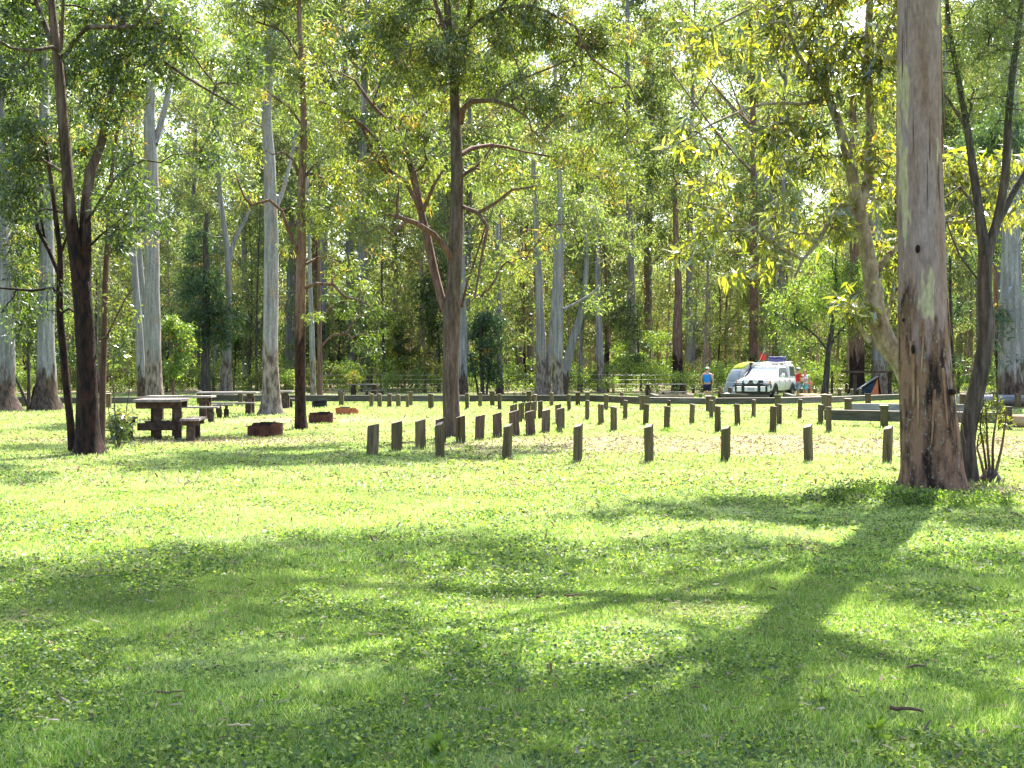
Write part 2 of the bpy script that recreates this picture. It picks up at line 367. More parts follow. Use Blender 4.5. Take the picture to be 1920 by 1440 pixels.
# ------------------------------------------------------------------ leaves
def unit(v): return v/(np.linalg.norm(v, axis=1)[:, None]+1e-9)
def leaf_quads(c, a, L, Wd, colr, rg, bend=.15):
    n = len(c); a = unit(a); r = rg.normal(size=(n, 3)); b = unit(np.cross(a, r)); nrm = np.cross(a, b)
    L = L[:, None]; Wd = Wd[:, None]
    V = np.stack([c, c+a*L*.42+b*Wd*.5+nrm*L*bend*.5, c+a*L-nrm*L*bend*.3, c+a*L*.42-b*Wd*.5+nrm*L*bend*.5], 1).reshape(-1, 3)
    F = np.arange(n*4).reshape(-1, 4)
    return V, F, np.repeat(colr, 4, 0)
GREEN = dict(
    gum=[(.062, .092, .018), (.092, .125, .022), (.125, .15, .026), (.038, .06, .015), (.17, .175, .032)],
    deep=[(.038, .062, .015), (.06, .092, .018), (.09, .125, .022), (.024, .04, .012)],
    lime=[(.11, .135, .018), (.16, .175, .022), (.05, .07, .015), (.20, .20, .03), (.035, .052, .015)],
    far=[(.095, .14, .05), (.13, .175, .055), (.165, .21, .065), (.065, .10, .04), (.23, .205, .13)],
    blue=[(.05, .09, .045), (.07, .12, .05), (.035, .065, .035)],
    bright=[(.11, .18, .03), (.16, .235, .04), (.08, .13, .028), (.22, .27, .07)])
def clump_leaves(C, rg, n_per, rad, L, Wd, pal, droop=.9, flush=0.0, vary=.35, flat=.75):
    M = len(C); per = rg.poisson(n_per, M)+3; idx = np.repeat(np.arange(M), per); n = len(idx)
    rr = rg.uniform(.6, 1.35, M)*rad
    off = rg.normal(size=(n, 3)); off = unit(off)*(rg.uniform(0, 1, n)**.45)[:, None]*rr[idx][:, None]; off[:, 2] *= flat
    c = C[idx]+off
    a = rg.normal(size=(n, 3))*.75+unit(off)*.5; a[:, 2] -= droop
    P = np.array(GREEN[pal]); base = P[rg.integers(0, len(P), M)][idx]*.55+P[rg.integers(0, len(P), n)]*.45
    base = base*rg.uniform(1-vary, 1+vary, (n, 1))
    if flush > 0:
        f = (rg.uniform(size=M) < flush)[idx] & (rg.uniform(size=n) < .5); base[f] = np.array((.32, .20, .05))*rg.uniform(.7, 1.3, (f.sum(), 1))
    return leaf_quads(c, a, L*rg.uniform(.6, 1.3, n), Wd*rg.uniform(.7, 1.3, n), base, rg)

class Tree:
    """limb skeleton given as paths; twigs grown to leaf clumps; yields branches + crown meshes"""
    def __init__(s, seed): s.rg = np.random.default_rng(seed); s.limbs = []; s.pos = []; s.par = []; s.rad = []; s.fixed = []
    def limb(s, pts, rad, step=.35, attach=True, sides=10, part='branches'):
        P, r = resample(pts, rad, step); s.limbs.append((P, r, sides, part))
        if attach:
            for i in range(len(P)): s.pos.append(P[i]); s.par.append(-1); s.rad.append(r[i]); s.fixed.append(True)
        return s
    def grow(s, C, minz=None, sag=.12):
        if not len(s.pos): return
        pos = np.array(s.pos); 
        d0 = np.array([np.min(np.linalg.norm(pos-c, axis=1)) for c in C]); order = np.argsort(d0)
        P = list(s.pos); cap = len(P)+len(C)*4+8; A = np.zeros((cap, 3)); A[:len(P)] = pos; n = len(P); rad = list(s.rad)
        par = list(s.par); paths = []
        for k in order:
            c = C[k]; dv = A[:n]-c; dd = np.linalg.norm(dv, axis=1)+np.maximum(A[:n, 2]-c[2], 0)*.6
            j = int(np.argmin(dd)); p0 = A[j].copy(); d = c-p0; ln = np.linalg.norm(d)
            if ln < .05: continue
            m = 3; prev = j; ids = [j]
            jit = s.rg.normal(size=(m, 3))*ln*.09
            for q in range(1, m+1):
                t = q/m; p = p0+d*t+jit[q-1]*(1 if q < m else 0)+np.array((0, 0, 1))*math.sin(math.pi*t)*ln*sag
                A[n] = p; par.append(prev); rad.append(0); ids.append(n); prev = n; n += 1
            paths.append(ids)
        nf = len(s.pos); cnt = np.zeros(n)
        for ids in paths: cnt[ids[-1]] += 1
        for i in range(n-1, nf-1, -1): cnt[par[i]] += cnt[i]
        s.A = A[:n]; s.cnt = cnt; s.paths = paths; s.nf = nf
    def branch_mesh(s, name, r0=.006, part='branches', twig_sides=4, rmin=0.0):
        Vs, Fs = [], []; n0 = 0
        def add(V, F):
            nonlocal n0
            Vs.append(V); Fs.append(F+n0); n0 += len(V)
        for li, (P, r, sides, pt) in enumerate(s.limbs):
            if pt == part: V, F = tube_np(P, r, sides, noise=.04, seed=li); add(V, F)
        if part == 'branches' and hasattr(s, 'paths'):
            for ids in s.paths:
                rr = [max(r0*(s.cnt[q]**.5 if s.cnt[q] > 0 else 1), rmin) for q in ids]
                rr[0] = min(rr[1]*1.15, s.rad[ids[0]]*.9 if ids[0] < s.nf else 9)
                V, F = tube_np(s.A[ids], rr, twig_sides); add(V, F)
        if not Vs: return None
        return me_np(name, np.concatenate(Vs), np.concatenate(Fs))

def in_lobes(rg, lobes, dens):
    """lobes: (centre xyz, radii xyz) ; dens clumps per m3"""
    out = []
    for c, r in lobes:
        n = max(2, int(dens*4.19*r[0]*r[1]*r[2])); p = unit(rg.normal(size=(n, 3)))*(rg.uniform(.15, 1, n)**(1/2.4))[:, None]
        out.append(np.array(c)+p*np.array(r))
    return np.concatenate(out)
DENS = 9.0
def pix_lobes(rg, lobes, d, depth, dens):
    dens = dens*DENS
    """crown lobes given by where they sit seen from the lawn; lobes (px,py,rx,ry[,dd])"""
    out = []
    for lb in lobes:
        px, py, rx, ry = lb[:4]; dd = lb[4] if len(lb) > 4 else 0; dep = depth*(.6+.4*min(rx, ry)/100)
        c = W(px, py, d+dd); r = (rx/FPX*d, dep, ry/FPX*d); out.append((c, r))
    P = in_lobes(rg, out, dens*1.5); s = 26./d*1.25
    k = fbm(P[:, 0]*s+P[:, 1]*.5, P[:, 2]*s*1.2+P[:, 1]*.4, 71, 2)
    return P[k > .415]

def finish_tree(T, root, trunk_parts, bark_m, crown, leaf_m, branch_m=None, r0=.006, rmin=0., origin=(0, 0, 0), twig_sides=4):
    o3 = np.array(origin)
    def shift(me):
        me.transform(Matrix.Translation(Vector(-o3))); return me
    for (P, r, sides, nz, fl, m) in trunk_parts:
        V, F = tube_np(P, r, sides, noise=nz, flare=fl, seed=int(abs(P[0][0])*10)+3)
        link_mesh('trunk', shift(me_np('trunk', V, F)), m or bark_m, root, True)
    b = T.branch_mesh('branches', r0=r0, rmin=rmin, twig_sides=twig_sides)
    if b: link_mesh('branches', shift(b), branch_m or bark_m, root, True)
    if crown is not None:
        V, F, C = crown; link_mesh('crown', shift(me_np('crown', V, F, C)), leaf_m, root)

# ------------------------------------------------------------------ near trees
def trunkpath(pts, d, dds=None, step=.18):
    """pts: (px, py, width_px) up the stem"""
    P = []; r = []
    for k, (px, py, w) in enumerate(pts):
        dd = 0 if dds is None else dds[k]; P.append(W(px, py, d+dd)); r.append(w/2/FPX*(d+dd))
    P[0][2] = min(P[0][2], -.08) if P[0][2] < .3 else P[0][2]
    return resample(P, r, step)
def root_at(name, px, base, **k):
    x, d = G(px, base); return empty(name, (x, d, 0), **k), (x, d, 0), d

# the big smooth gum on the right
def big_gum():
    root, o, d = root_at('gum_tree', 1742, 915, label='huge smooth pinkish grey gum trunk with peeling cream patches at the right of the lawn', cat='tree')
    P, r = trunkpath([(1749, 916, 112), (1748, 880, 112), (1743, 810, 108), (1736, 710, 98), (1731, 620, 93), (1728, 480, 86), (1724, 300, 83), (1723, 120, 80), (1722, -60, 78), (1712, -400, 72), (1690, -900, 58), (1675, -1500, 40)], d)
    T = Tree(31); top = P[-1]
    g = T.rg
    def wz(x, y, z): return np.array((x, y, z))
    b = o
    limbs = [([(4.85, 15.9, 8.2), (4.2, 15.5, 9.0), (2.6, 14.6, 9.9), (.8, 13.8, 10.8)], [.09, .07, .05, .03]),
             ([(4.9, 15.9, 8.2), (6.2, 16.6, 10.2), (8.2, 17.2, 11.5)], [.09, .06, .03]),
             ([(4.8, 15.8, 9.5), (4.2, 13.4, 11.5), (3.2, 11.4, 12.8)], [.08, .06, .03]),
             ([(4.7, 15.8, 10.5), (3.6, 17.4, 12.5), (2.4, 19, 14)], [.12, .09, .05]),
             ([(4.7, 15.8, 11.5), (6.6, 14.2, 13.5), (8.2, 12.6, 14.5)], [.12, .09, .05]),
             ([(4.6, 15.8, 12.5), (3., 15., 14.5), (1., 14.6, 16)], [.12, .08, .04]),
             ([(4.95, 15.9, 6.9), (3.4, 14.4, 8.2), (1.2, 12.6, 9.0), (-.8, 12.0, 9.4)], [.06, .05, .035, .02]), ([(4.9, 15.9, 7.6), (6.2, 14.4, 8.6), (7.2, 13, 9)], [.06, .04, .02]), ([(.8, 13.8, 10.8), (-1.4, 13.6, 11.4), (-3.2, 13.4, 11.6)], [.05, .04, .02])]
    for p, rr in limbs: T.limb(p, rr, .5, sides=7)
    T.limb(P[len(P)*2//3:], r[len(P)*2//3:], .6, sides=8)
    lobes = [((-.9, 11.9, 9.6), (2.2, 1.6, .9)), ((1.4, 12.2, 9.3), (1.8, 1.6, .8)), ((-3.2, 13.4, 11.9), (2.0, 2.0, 1.)), ((5.6, 13.4, 9.2), (2.2, 1.6, .9)), ((3.2, 12.8, 8.6), (1.5, 1.4, .7)), ((6.8, 12.8, 8.6), (1.6, 1.3, .7)), ((7.4, 16.4, 9.6), (1.8, 1.5, .9)), ((3.6, 16.8, 9.4), (1.9, 1.5, .8)), ((5.4, 15, 8.6), (1.6, 1.4, .7)), ((7.8, 14.6, 9.8), (2.0, 1.8, 1.)), ((4.6, 12.2, 11.4), (2.2, 1.8, 1.)), ((.9, 13.8, 11), (2.6, 2.4, 1.3)), ((8.3, 17.2, 12), (2.6, 2.4, 1.5)), ((3.2, 11.2, 13), (2.6, 2.4, 1.4)), ((2.4, 19, 14.2), (2.6, 2.6, 1.6)),
             ((8.2, 12.5, 14.8), (2.6, 2.4, 1.6)), ((1., 14.4, 16.3), (2.8, 2.6, 1.7)), ((4.6, 15.4, 17), (3, 3, 1.8))]
    C = in_lobes(g, lobes, 3.6); C = C[fbm(C[:, 0]*.7+C[:, 2]*.3, C[:, 1]*.7-C[:, 2]*.2, 15, 2) > .43]; T.grow(C)
    cr = clump_leaves(C, g, 60, .5, .19, .05, 'gum', .9)
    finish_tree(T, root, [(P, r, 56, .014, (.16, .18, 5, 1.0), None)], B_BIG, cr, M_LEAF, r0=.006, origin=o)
    for px, py, rr, el in ((1721, 467, .028, 1.9), (1694, 600, .012, 2.2), (1786, 735, .05, .8), (1762, 716, .035, 1.5), (1806, 470, .01, 1), (1712, 655, .02, 3)):
        q = W(px, py, d-.36 if abs(px-1735) < 20 else d-.27)-np.array(o); MB().sphere(tuple(q), (rr, .05, rr*el), 12, 8).build('knot', B_BURN, root, True)
    for (px, py0, py1, w, dx) in ((1700, 640, 760, 6, 2), (1718, 600, 700, 4, -2), (1752, 690, 800, 5, 2), (1778, 560, 660, 4, 2), (1708, 720, 800, 4, 1), (1765, 60, 250, 5, 1), (1759, 240, 350, 4, 2), (1735, 730, 830, 5, -3), (1790, 700, 830, 4, 4)):
        V = []; n = 9
        for k in range(n+1):
            t = k/n; q = W(px+dx*t*2, py0+(py1-py0)*t, d); j = int(np.argmin(np.abs(P[:, 2]-q[2]))); c = P[j]; R_ = r[j]*1.0; u = np.clip((q[0]-c[0])/R_, -.93, .93); off = R_*(1.0+.02+.10*t*t)
            for sg in (-1, 1):
                uu = np.clip(u+sg*w/2/FPX*d/R_*(1-.7*t*t), -.97, .97); V.append((c[0]+off*uu-o[0], c[1]-off*math.sqrt(1-uu*uu)-o[1], q[2]))
        F = [(2*k, 2*k+1, 2*k+3, 2*k+2) for k in range(n)]
        ob = MB().add(V, F).build('bark_strip', B_STRIP, root, True); ob.modifiers.new('s', 'SOLIDIFY').thickness = .006
    return root
big_gum()

# the spotted tree leaning out from behind the big gum
def spotted_tree():
    d = 17.4; x = (1712-960)/FPX*d; o = (x, d, 0)
    root = empty('leaning_tree', o, label='slender spotted tree curving out behind the huge gum, hung with broad yellow green leaves', cat='tree')
    P, r = trunkpath([(1722, 898, 40), (1718, 800, 40), (1708, 720, 40), (1690, 678, 40), (1662, 645, 40), (1645, 600, 36), (1636, 540, 32), (1624, 460, 28), (1612, 400, 24), (1600, 340, 22), (1590, 290, 20)], d)
    T = Tree(8)
    def L(pts, w, dds): T.limb([W(a, b, d+e) for (a, b), e in zip(pts, dds)], [q/2/FPX*d for q in w], .25, sides=9)
    L([(1590, 290), (1572, 230), (1545, 160), (1520, 100), (1490, 40), (1470, -30)], [20, 18, 15, 12, 10, 8], [0, 0, .1, .2, .3, .4])
    L([(1610, 395), (1628, 330), (1632, 230), (1628, 120), (1630, 20), (1640, -120), (1650, -300)], [20, 18, 16, 15, 14, 12, 8], [0, .1, .2, .3, .4, .4, .5])
    L([(1545, 160), (1520, 140), (1490, 90), (1475, 40)], [9, 8, 6, 4], [.1, 0, -.2, -.4])
    L([(1540, 190), (1500, 195), (1430, 195), (1330, 235), (1290, 262)], [8, 7, 6, 4, 3], [.1, -.2, -.5, -.9, -1.1])
    L([(1602, 388), (1575, 385), (1552, 420), (1530, 460), (1505, 487), (1490, 520)], [12, 11, 10, 8, 6, 4], [0, -.2, -.3, -.5, -.6, -.7])
    L([(1505, 487), (1450, 455), (1400, 420), (1350, 395), (1290, 380)], [6, 6, 5, 4, 3], [-.6, -.8, -1, -1.2, -1.4])
    L([(1400, 430), (1350, 435), (1310, 440), (1290, 500)], [5, 4, 3, 2], [-1, -1.2, -1.3, -1.4])
    L([(1636, 520), (1665, 480), (1690, 455), (1720, 430), (1790, 400)], [14, 12, 11, 10, 6], [.1, .3, .5, .7, .9])
    L([(1630, 640), (1610, 610), (1590, 590), (1570, 575)], [10, 8, 5, 3], [0, -.1, -.2, -.3])
    L([(1655, 625), (1672, 560), (1680, 500)], [10, 8, 5], [0, .2, .3])
    L([(1628, 130), (1660, 60), (1690, 0), (1740, -80)], [8, 7, 5, 4], [.3, .1, 0, 0])
    L([(1470, -30), (1400, 20), (1340, 50), (1290, 90)], [6, 5, 4, 2], [.4, 0, -.2, -.5])
    lob = [(1480, 120, 75, 70), (1420, 60, 60, 45), (1310, 60, 50, 60, -.6), (1560, 110, 60, 90), (1650, 120, 45, 90), (1400, 210, 60, 50, -.5), (1320, 255, 45, 40, -.9),
           (1480, 270, 60, 70, -.3), (1560, 260, 50, 70), (1330, 340, 30, 20, -.8), (1290, 375, 32, 25, -1.2), (1345, 425, 50, 28, -1.1), (1290, 460, 34, 30, -1.3), (1420, 480, 45, 38, -.8), (1375, 510, 25, 22, -1),
           (1500, 400, 60, 45, -.5), (1560, 400, 40, 60, -.2), (1640, 300, 40, 60), (1660, 400, 40, 60, .3), (1655, 480, 35, 50, .3), (1605, 560, 32, 36, -.2), (1578, 575, 26, 18, -.3), (1672, 560, 24, 40, .2),
           (1800, 330, 60, 45, .8), (1860, 400, 65, 45, .9), (1800, 430, 45, 40, .9), (1880, 320, 50, 40, .9), (1690, 30, 60, 60), (1500, 0, 100, 40), (1620, -60, 120, 60)]
    C = pix_lobes(T.rg, lob, d, .45, 11); T.grow(C)
    c1 = clump_leaves(C, T.rg, 8.5, .20, .19, .042, 'lime', .75, .03, .35)
    finish_tree(T, root, [(P, r, 18, .03, None, None)], B_SPOT, c1, M_LEAFB, r0=.0045, origin=o)
spotted_tree()

# the dark thin tree hard against the big gum
def dark_fork():
    root, o, d = root_at('casuarina_tree', 1818, 905, label='dark forked tree with wispy needle foliage hard against the huge gum', cat='tree')
    P, r = trunkpath([(1818, 908, 34), (1814, 830, 28), (1822, 770, 30), (1840, 690, 30), (1850, 620, 30), (1846, 540, 27), (1848, 480, 27)], d)
    T = Tree(17)
    def L(pts, w, dds): T.limb([W(a, b, d+e) for (a, b), e in zip(pts, dds)], [q/2/FPX*d for q in w], .25, sides=9)
    L([(1848, 482), (1838, 410), (1825, 320), (1812, 230), (1796, 140), (1780, 50), (1770, -60)], [24, 18, 16, 13, 11, 9, 7], [0, 0, .1, .2, .3, .3, .3])
    L([(1850, 482), (1868, 420), (1885, 330), (1890, 240), (1898, 140), (1912, 40), (1920, -60)], [24, 18, 16, 14, 12, 10, 8], [0, 0, -.1, -.2, -.2, -.1, 0])
    L([(1872, 415), (1900, 360), (1925, 320), (1960, 240)], [14, 13, 12, 10], [0, .1, .2, .3])
    L([(1812, 240), (1780, 190), (1750, 150), (1735, 90)], [7, 5, 4, 3], [.2, 0, -.1, -.2])
    L([(1838, 400), (1800, 350), (1772, 370)], [7, 5, 3], [0, -.1, -.2])
    L([(1848, 540), (1800, 480), (1775, 415)], [5, 4, 3], [0, .3, .6])
    lob = [(1860, 60, 75, 75), (1800, 90, 45, 70), (1900, 160, 55, 70), (1850, 200, 50, 45), (1800, -40, 90, 60), (1900, -60, 80, 70)]
    C = pix_lobes(T.rg, lob, d, .7, 9); T.grow(C)
    cr = clump_leaves(C, T.rg, 26, .26, .16, .008, 'deep', .7, 0, .3)
    finish_tree(T, root, [(P, r, 20, .05, (.2, .35, 3, .4), None)], B_DARK, cr, M_LEAF, r0=.0035, origin=o)
dark_fork()

# clump of red stems at the foot
def coppice():
    root, o, d = root_at('sapling_clump', 1858, 905, label='reddish sapling stems with yellow leaves at the right foot of the huge gum', cat='shrub')
    T = Tree(4)
    sp = [((1852, 900), (1846, 850), (1838, 800), (1842, 770)), ((1858, 900), (1852, 840), (1850, 790), (1848, 760)), ((1862, 890), (1862, 830), (1868, 785), (1872, 745)),
          ((1866, 890), (1878, 840), (1884, 800), (1888, 770)), ((1848, 900), (1838, 860), (1832, 840), (1836, 815))]
    for k, s_ in enumerate(sp): T.limb([W(a, b, d-.05*k) for a, b in s_], [.022, .016, .012, .006], .08, sides=7)
    C = pix_lobes(T.rg, [(1845, 775, 14, 20), (1850, 810, 18, 20), (1868, 760, 12, 15), (1884, 790, 8, 15)], d, .12, 900); C = C[T.rg.permutation(len(C))[:60]]; T.grow(C)
    cr = clump_leaves(C, T.rg, 7, .07, .07, .018, 'lime', .2)
    P, r = trunkpath([(1858, 912, 46), (1858, 895, 34), (1860, 880, 14)], d-.1, step=.05)
    finish_tree(T, root, [(P, r, 14, .06, (.1, .4, 3, .2), B_DARK)], B_RED, cr, M_LEAF, r0=.002, origin=o)
coppice()

# centre tree
def centre_tree():
    root, o, d = root_at('gum_tree', 850, 822, label='forked flaky brown gum standing among the posts in the middle of the lawn', cat='tree')
    P, r = trunkpath([(850, 824, 37), (847, 780, 32), (845, 700, 31), (847, 600, 33), (852, 520, 27), (855, 430, 26), (857, 330, 23), (854, 230, 20), (850, 140, 17), (842, 60, 14), (835, -60, 12), (830, -250, 8)], d)
    T = Tree(55)
    def L(pts, w, dds): T.limb([W(a, b, d+e) for (a, b), e in zip(pts, dds)], [q/2/FPX*d for q in w], .3, sides=9)
    T.limb(P[int(len(P)*.42):], r[int(len(P)*.42):]*.9, .4, sides=8)
    L([(843, 598), (826, 555), (812, 500), (800, 440), (790, 400), (775, 330), (755, 270), (735, 235), (700, 200), (665, 150)], [20, 17, 16, 15, 14, 13, 11, 10, 8, 5], [0, .1, .2, .3, .4, .5, .6, .7, .8, .9])
    L([(850, 490), (838, 468), (812, 438), (780, 418), (750, 408), (730, 402)], [13, 12, 11, 10, 8, 5], [0, -.2, -.4, -.6, -.8, -1])
    L([(765, 415), (748, 425), (735, 440), (722, 428)], [6, 5, 4, 3], [-.6, -.8, -1, -1.1])
    L([(790, 400), (800, 380), (812, 350), (830, 320)], [9, 7, 6, 4], [.4, .2, 0, 0])
    L([(745, 410), (745, 380), (748, 350)], [6, 5, 3], [-.9, -1, -1])
    L([(725, 325), (700, 290), (680, 240), (655, 215)], [9, 7, 6, 4], [.6, .3, 0, 0])
    L([(790, 400), (760, 340), (730, 320), (705, 260), (640, 205), (600, 190)], [9, 8, 7, 6, 5, 3], [.4, .2, .1, 0, -.2, -.4])
    L([(864, 232), (868, 205), (885, 190), (925, 188), (960, 200), (990, 222)], [11, 11, 9, 8, 6, 3], [0, -.2, -.4, -.7, -1, -1.2])
    L([(925, 188), (950, 160), (1000, 140), (1050, 120)], [6, 5, 4, 3], [-.7, -.6, -.5, -.5])
    L([(864, 290), (885, 278), (920, 272), (950, 276), (985, 285)], [10, 9, 8, 6, 3], [0, .3, .6, .9, 1.2])
    L([(866, 330), (890, 315), (905, 300), (925, 270)], [7, 6, 5, 3], [0, 0, .2, .4])
    L([(868, 388), (895, 398), (915, 425), (905, 470), (890, 560)], [8, 8, 6, 5, 4], [0, -.3, -.6, -.7, -.7])
    L([(898, 398), (930, 380), (960, 356), (1000, 350)], [7, 6, 5, 3], [-.3, -.5, -.7, -.9])
    L([(866, 575), (876, 530), (890, 490), (912, 420)], [6, 5, 4, 3], [.1, .3, .5, .6])
    L([(852, 120), (870, 60), (885, 0), (890, -100)], [10, 9, 8, 6], [0, .2, .3, .3])
    L([(850, 140), (835, 60), (815, 0), (800, -80)], [9, 8, 7, 5], [0, -.2, -.3, -.3])
    L([(870, 60), (930, 20), (1000, 12), (1040, 30), (1080, 50)], [8, 7, 6, 5, 3], [.2, 0, -.2, -.4, -.6])
    L([(1080, 50), (1110, 110), (1180, 160), (1200, 220)], [5, 4, 3, 2], [-.6, -.6, -.4, -.2])
    L([(985, 285), (1060, 300), (1120, 330), (1160, 390)], [4, 4, 3, 2], [1.2, 1.3, 1.3, 1.2])
    lob = [(690, 60, 70, 55), (760, 30, 70, 50), (640, 110, 60, 55), (720, 120, 70, 45), (640, 210, 50, 50), (700, 190, 55, 45), (780, 130, 60, 50, -.5), (840, 110, 50, 50, -.6), (900, 60, 60, 50),
           (970, 60, 70, 50, -.3), (1030, 40, 60, 50), (1080, 100, 60, 50), (1140, 60, 55, 50), (900, 150, 50, 35), (980, 170, 60, 40, -.7), (1060, 190, 60, 50), (1010, 235, 60, 40, -.8), (1130, 180, 50, 50, .3),
           (1170, 250, 40, 45), (1080, 290, 55, 40, .8), (1160, 330, 40, 45, .8), (720, 290, 55, 40, .3), (660, 300, 45, 40), (770, 240, 45, 40, 1.3), (800, 330, 40, 35, 1.3), (720, 360, 50, 26, -.8), (690, 420, 40, 30, -1),
           (780, 380, 30, 22, 1.5), (940, 330, 40, 30), (980, 370, 50, 30, -.7), (930, 420, 38, 30, -.5), (1000, 430, 45, 35), (960, 500, 40, 35), (900, 540, 28, 30), (820, 210, 35, 35, 1.2), (1040, 370, 50, 35, .4), (1100, 420, 40, 30),
           (620, 160, 45, 50), (600, 380, 20, 25),
           (760, -70, 110, 70), (900, -60, 120, 70), (1030, -60, 90, 60), (860, -190, 130, 80)]
    C = pix_lobes(T.rg, lob, d, .9, 2.6); T.grow(C)
    cr = clump_leaves(C, T.rg, 42, .30, .14, .030, 'gum', .9, .07, .4)
    finish_tree(T, root, [(P, r, 26, .03, (.18, .22, 4, .3), None)], B_BROWN, cr, M_LEAF, branch_m=B_RED, r0=.005, origin=o)
centre_tree()

# left cluster: burnt stem, thin stem, reddish stem
def burnt_tree():
    root, o, d = root_at('gum_tree', 168, 852, label='fire blackened forked gum trunk at the left of the lawn', cat='tree')
    P, r = trunkpath([(168, 853, 50), (165, 800, 42), (162, 700, 38), (158, 600, 36), (152, 530, 36)], d)
    T = Tree(23)
    def L(pts, w, dds): T.limb([W(a, b, d+e) for (a, b), e in zip(pts, dds)], [q/2/FPX*d for q in w], .3, sides=14)
    L([(150, 540), (140, 460), (131, 400), (126, 320), (118, 230), (112, 150), (106, 90), (100, 40), (90, -60), (85, -200)], [30, 26, 24, 22, 20, 18, 17, 15, 13, 9], [0]*10)
    L([(158, 540), (160, 450), (162, 380), (170, 320), (190, 270), (205, 190), (222, 110), (232, 40), (240, -60)], [26, 22, 20, 19, 16, 13, 12, 11, 9], [0, .1, .2, .3, .4, .4, .5, .6, .6])
    L([(108, 110), (90, 60), (70, 10), (55, -50)], [12, 11, 9, 7], [0, .1, .2, .2])
    L([(114, 110), (116, 60), (118, 10), (118, -60)], [8, 7, 6, 5], [0, -.2, -.3, -.4])
    L([(118, 105), (98, 88), (60, 95), (20, 90), (-30, 60)], [7, 7, 6, 5, 4], [0, -.3, -.5, -.7, -.9])
    L([(122, 105), (140, 75), (165, 50), (220, 52), (255, 48), (280, 10)], [9, 9, 8, 7, 5, 3], [0, -.3, -.5, -.7, -.9, -1])
    L([(232, 110), (258, 92), (300, 110), (350, 145), (400, 175), (450, 205)], [7, 6, 6, 5, 5, 3], [.5, .2, 0, -.3, -.5, -.7])
    L([(220, 50), (290, 55), (340, 75), (380, 130), (430, 190)], [5, 5, 4, 3, 2], [-.7, -.7, -.8, -.9, -1])
    L([(160, 420), (185, 380), (220, 330), (270, 300), (300, 305)], [6, 5, 5, 4, 3], [.1, -.3, -.6, -.8, -1])
    L([(126, 330), (80, 300), (40, 300), (10, 320)], [6, 5, 4, 3], [0, .3, .5, .6])
    L([(160, 470), (190, 440), (215, 420), (240, 400)], [5, 4, 3, 2], [0, -.2, -.4, -.5])
    lob = [(30, 60, 50, 60), (30, 150, 55, 55), (90, 200, 55, 50, 1.1), (30, 260, 55, 50), (90, 310, 50, 45, 1.1), (40, 380, 50, 50), (180, 100, 50, 50, -.4), (200, 190, 50, 45), (260, 150, 50, 45, -.3), (190, 280, 45, 40, 1.0),
           (250, 300, 50, 40, -.6), (310, 60, 60, 50, -.5), (370, 50, 60, 50, -.6), (430, 60, 50, 50, -.6), (300, 130, 45, 40), (230, 370, 50, 35, -.5), (280, 430, 35, 30, -.5), (170, 350, 40, 35, 1.2), (440, 120, 40, 45, -.8), (380, 230, 40, 40, -.8),
           (330, 280, 35, 30, -.7), (250, 40, 60, 50), (140, 20, 70, 50, 1.2), (60, -60, 110, 60), (240, -70, 120, 60), (220, 440, 30, 30, -.4), (150, 130, 40, 40, .9), (400, 300, 25, 30, -.7)]
    C = pix_lobes(T.rg, lob, d, .75, 3.6); T.grow(C)
    cr = clump_leaves(C, T.rg, 38, .26, .13, .034, 'deep', .6, .04, .4)
    finish_tree(T, root, [(P, r, 30, .05, (.18, .45, 5, .3), None)], B_BURN, cr, M_LEAF, branch_m=B_BURN, r0=.0045, origin=o)
    # thin dark stem to the left
    root, o, d = root_at('thin_tree', 136, 850, label='thin dark crooked stem just left of the fire blackened gum', cat='tree')
    P, r = trunkpath([(137, 850, 17), (132, 790, 15), (124, 720, 15), (118, 650, 14), (113, 600, 13), (112, 540, 12), (113, 480, 10), (106, 420, 9), (96, 340, 8), (84, 260, 6)], d+.1)
    T = Tree(71)
    def L(pts, w, dds): T.limb([W(a, b, d+e) for (a, b), e in zip(pts, dds)], [q/2/FPX*d for q in w], .25, sides=8)
    L([(113, 560), (100, 540), (60, 545), (0, 540), (-40, 545)], [6, 6, 5, 4, 3], [.1, .2, .3, .4, .5])
    L([(112, 520), (92, 470), (70, 430), (66, 380), (60, 330)], [8, 8, 7, 6, 4], [.1, .2, .3, .3, .3])
    L([(112, 480), (130, 430), (140, 390)], [5, 4, 3], [.1, 0, 0])
    L([(84, 445), (75, 400), (80, 360), (55, 300)], [6, 5, 4, 3], [.3, .4, .5, .6])
    L([(111, 590), (130, 578), (145, 590), (160, 605)], [5, 4, 4, 2], [.1, -.2, -.3, -.4])
    lob = [(30, 440, 45, 40), (60, 500, 45, 35), (20, 560, 45, 35), (80, 570, 30, 25), (80, 400, 30, 30), (40, 610, 40, 30), (100, 530, 25, 25), (140, 420, 20, 25), (20, 340, 40, 40)]
    C = pix_lobes(T.rg, lob, d, .6, 5); T.grow(C)
    cr = clump_leaves(C, T.rg, 24, .2, .11, .026, 'deep', .6, .06, .4)
    finish_tree(T, root, [(P, r, 14, .05, (.1, .3, 3, .5), None)], B_BURN, cr, M_LEAF, r0=.004, origin=(o[0], o[1]+.1, 0))
    root.location.y += .1
    # reddish stem to the right
    root, o, d = root_at('thin_tree', 190, 850, label='slim reddish brown stem just right of the fire blackened gum', cat='tree')
    P, r = trunkpath([(190, 846, 14), (192, 780, 12), (193, 700, 12), (196, 600, 12), (198, 520, 11), (203, 440, 10), (206, 360, 8), (215, 280, 7), (228, 200, 6), (240, 120, 5)], d+.25)
    T = Tree(72); T.limb(P[len(P)//2:], r[len(P)//2:]*.8, .3, sides=6)
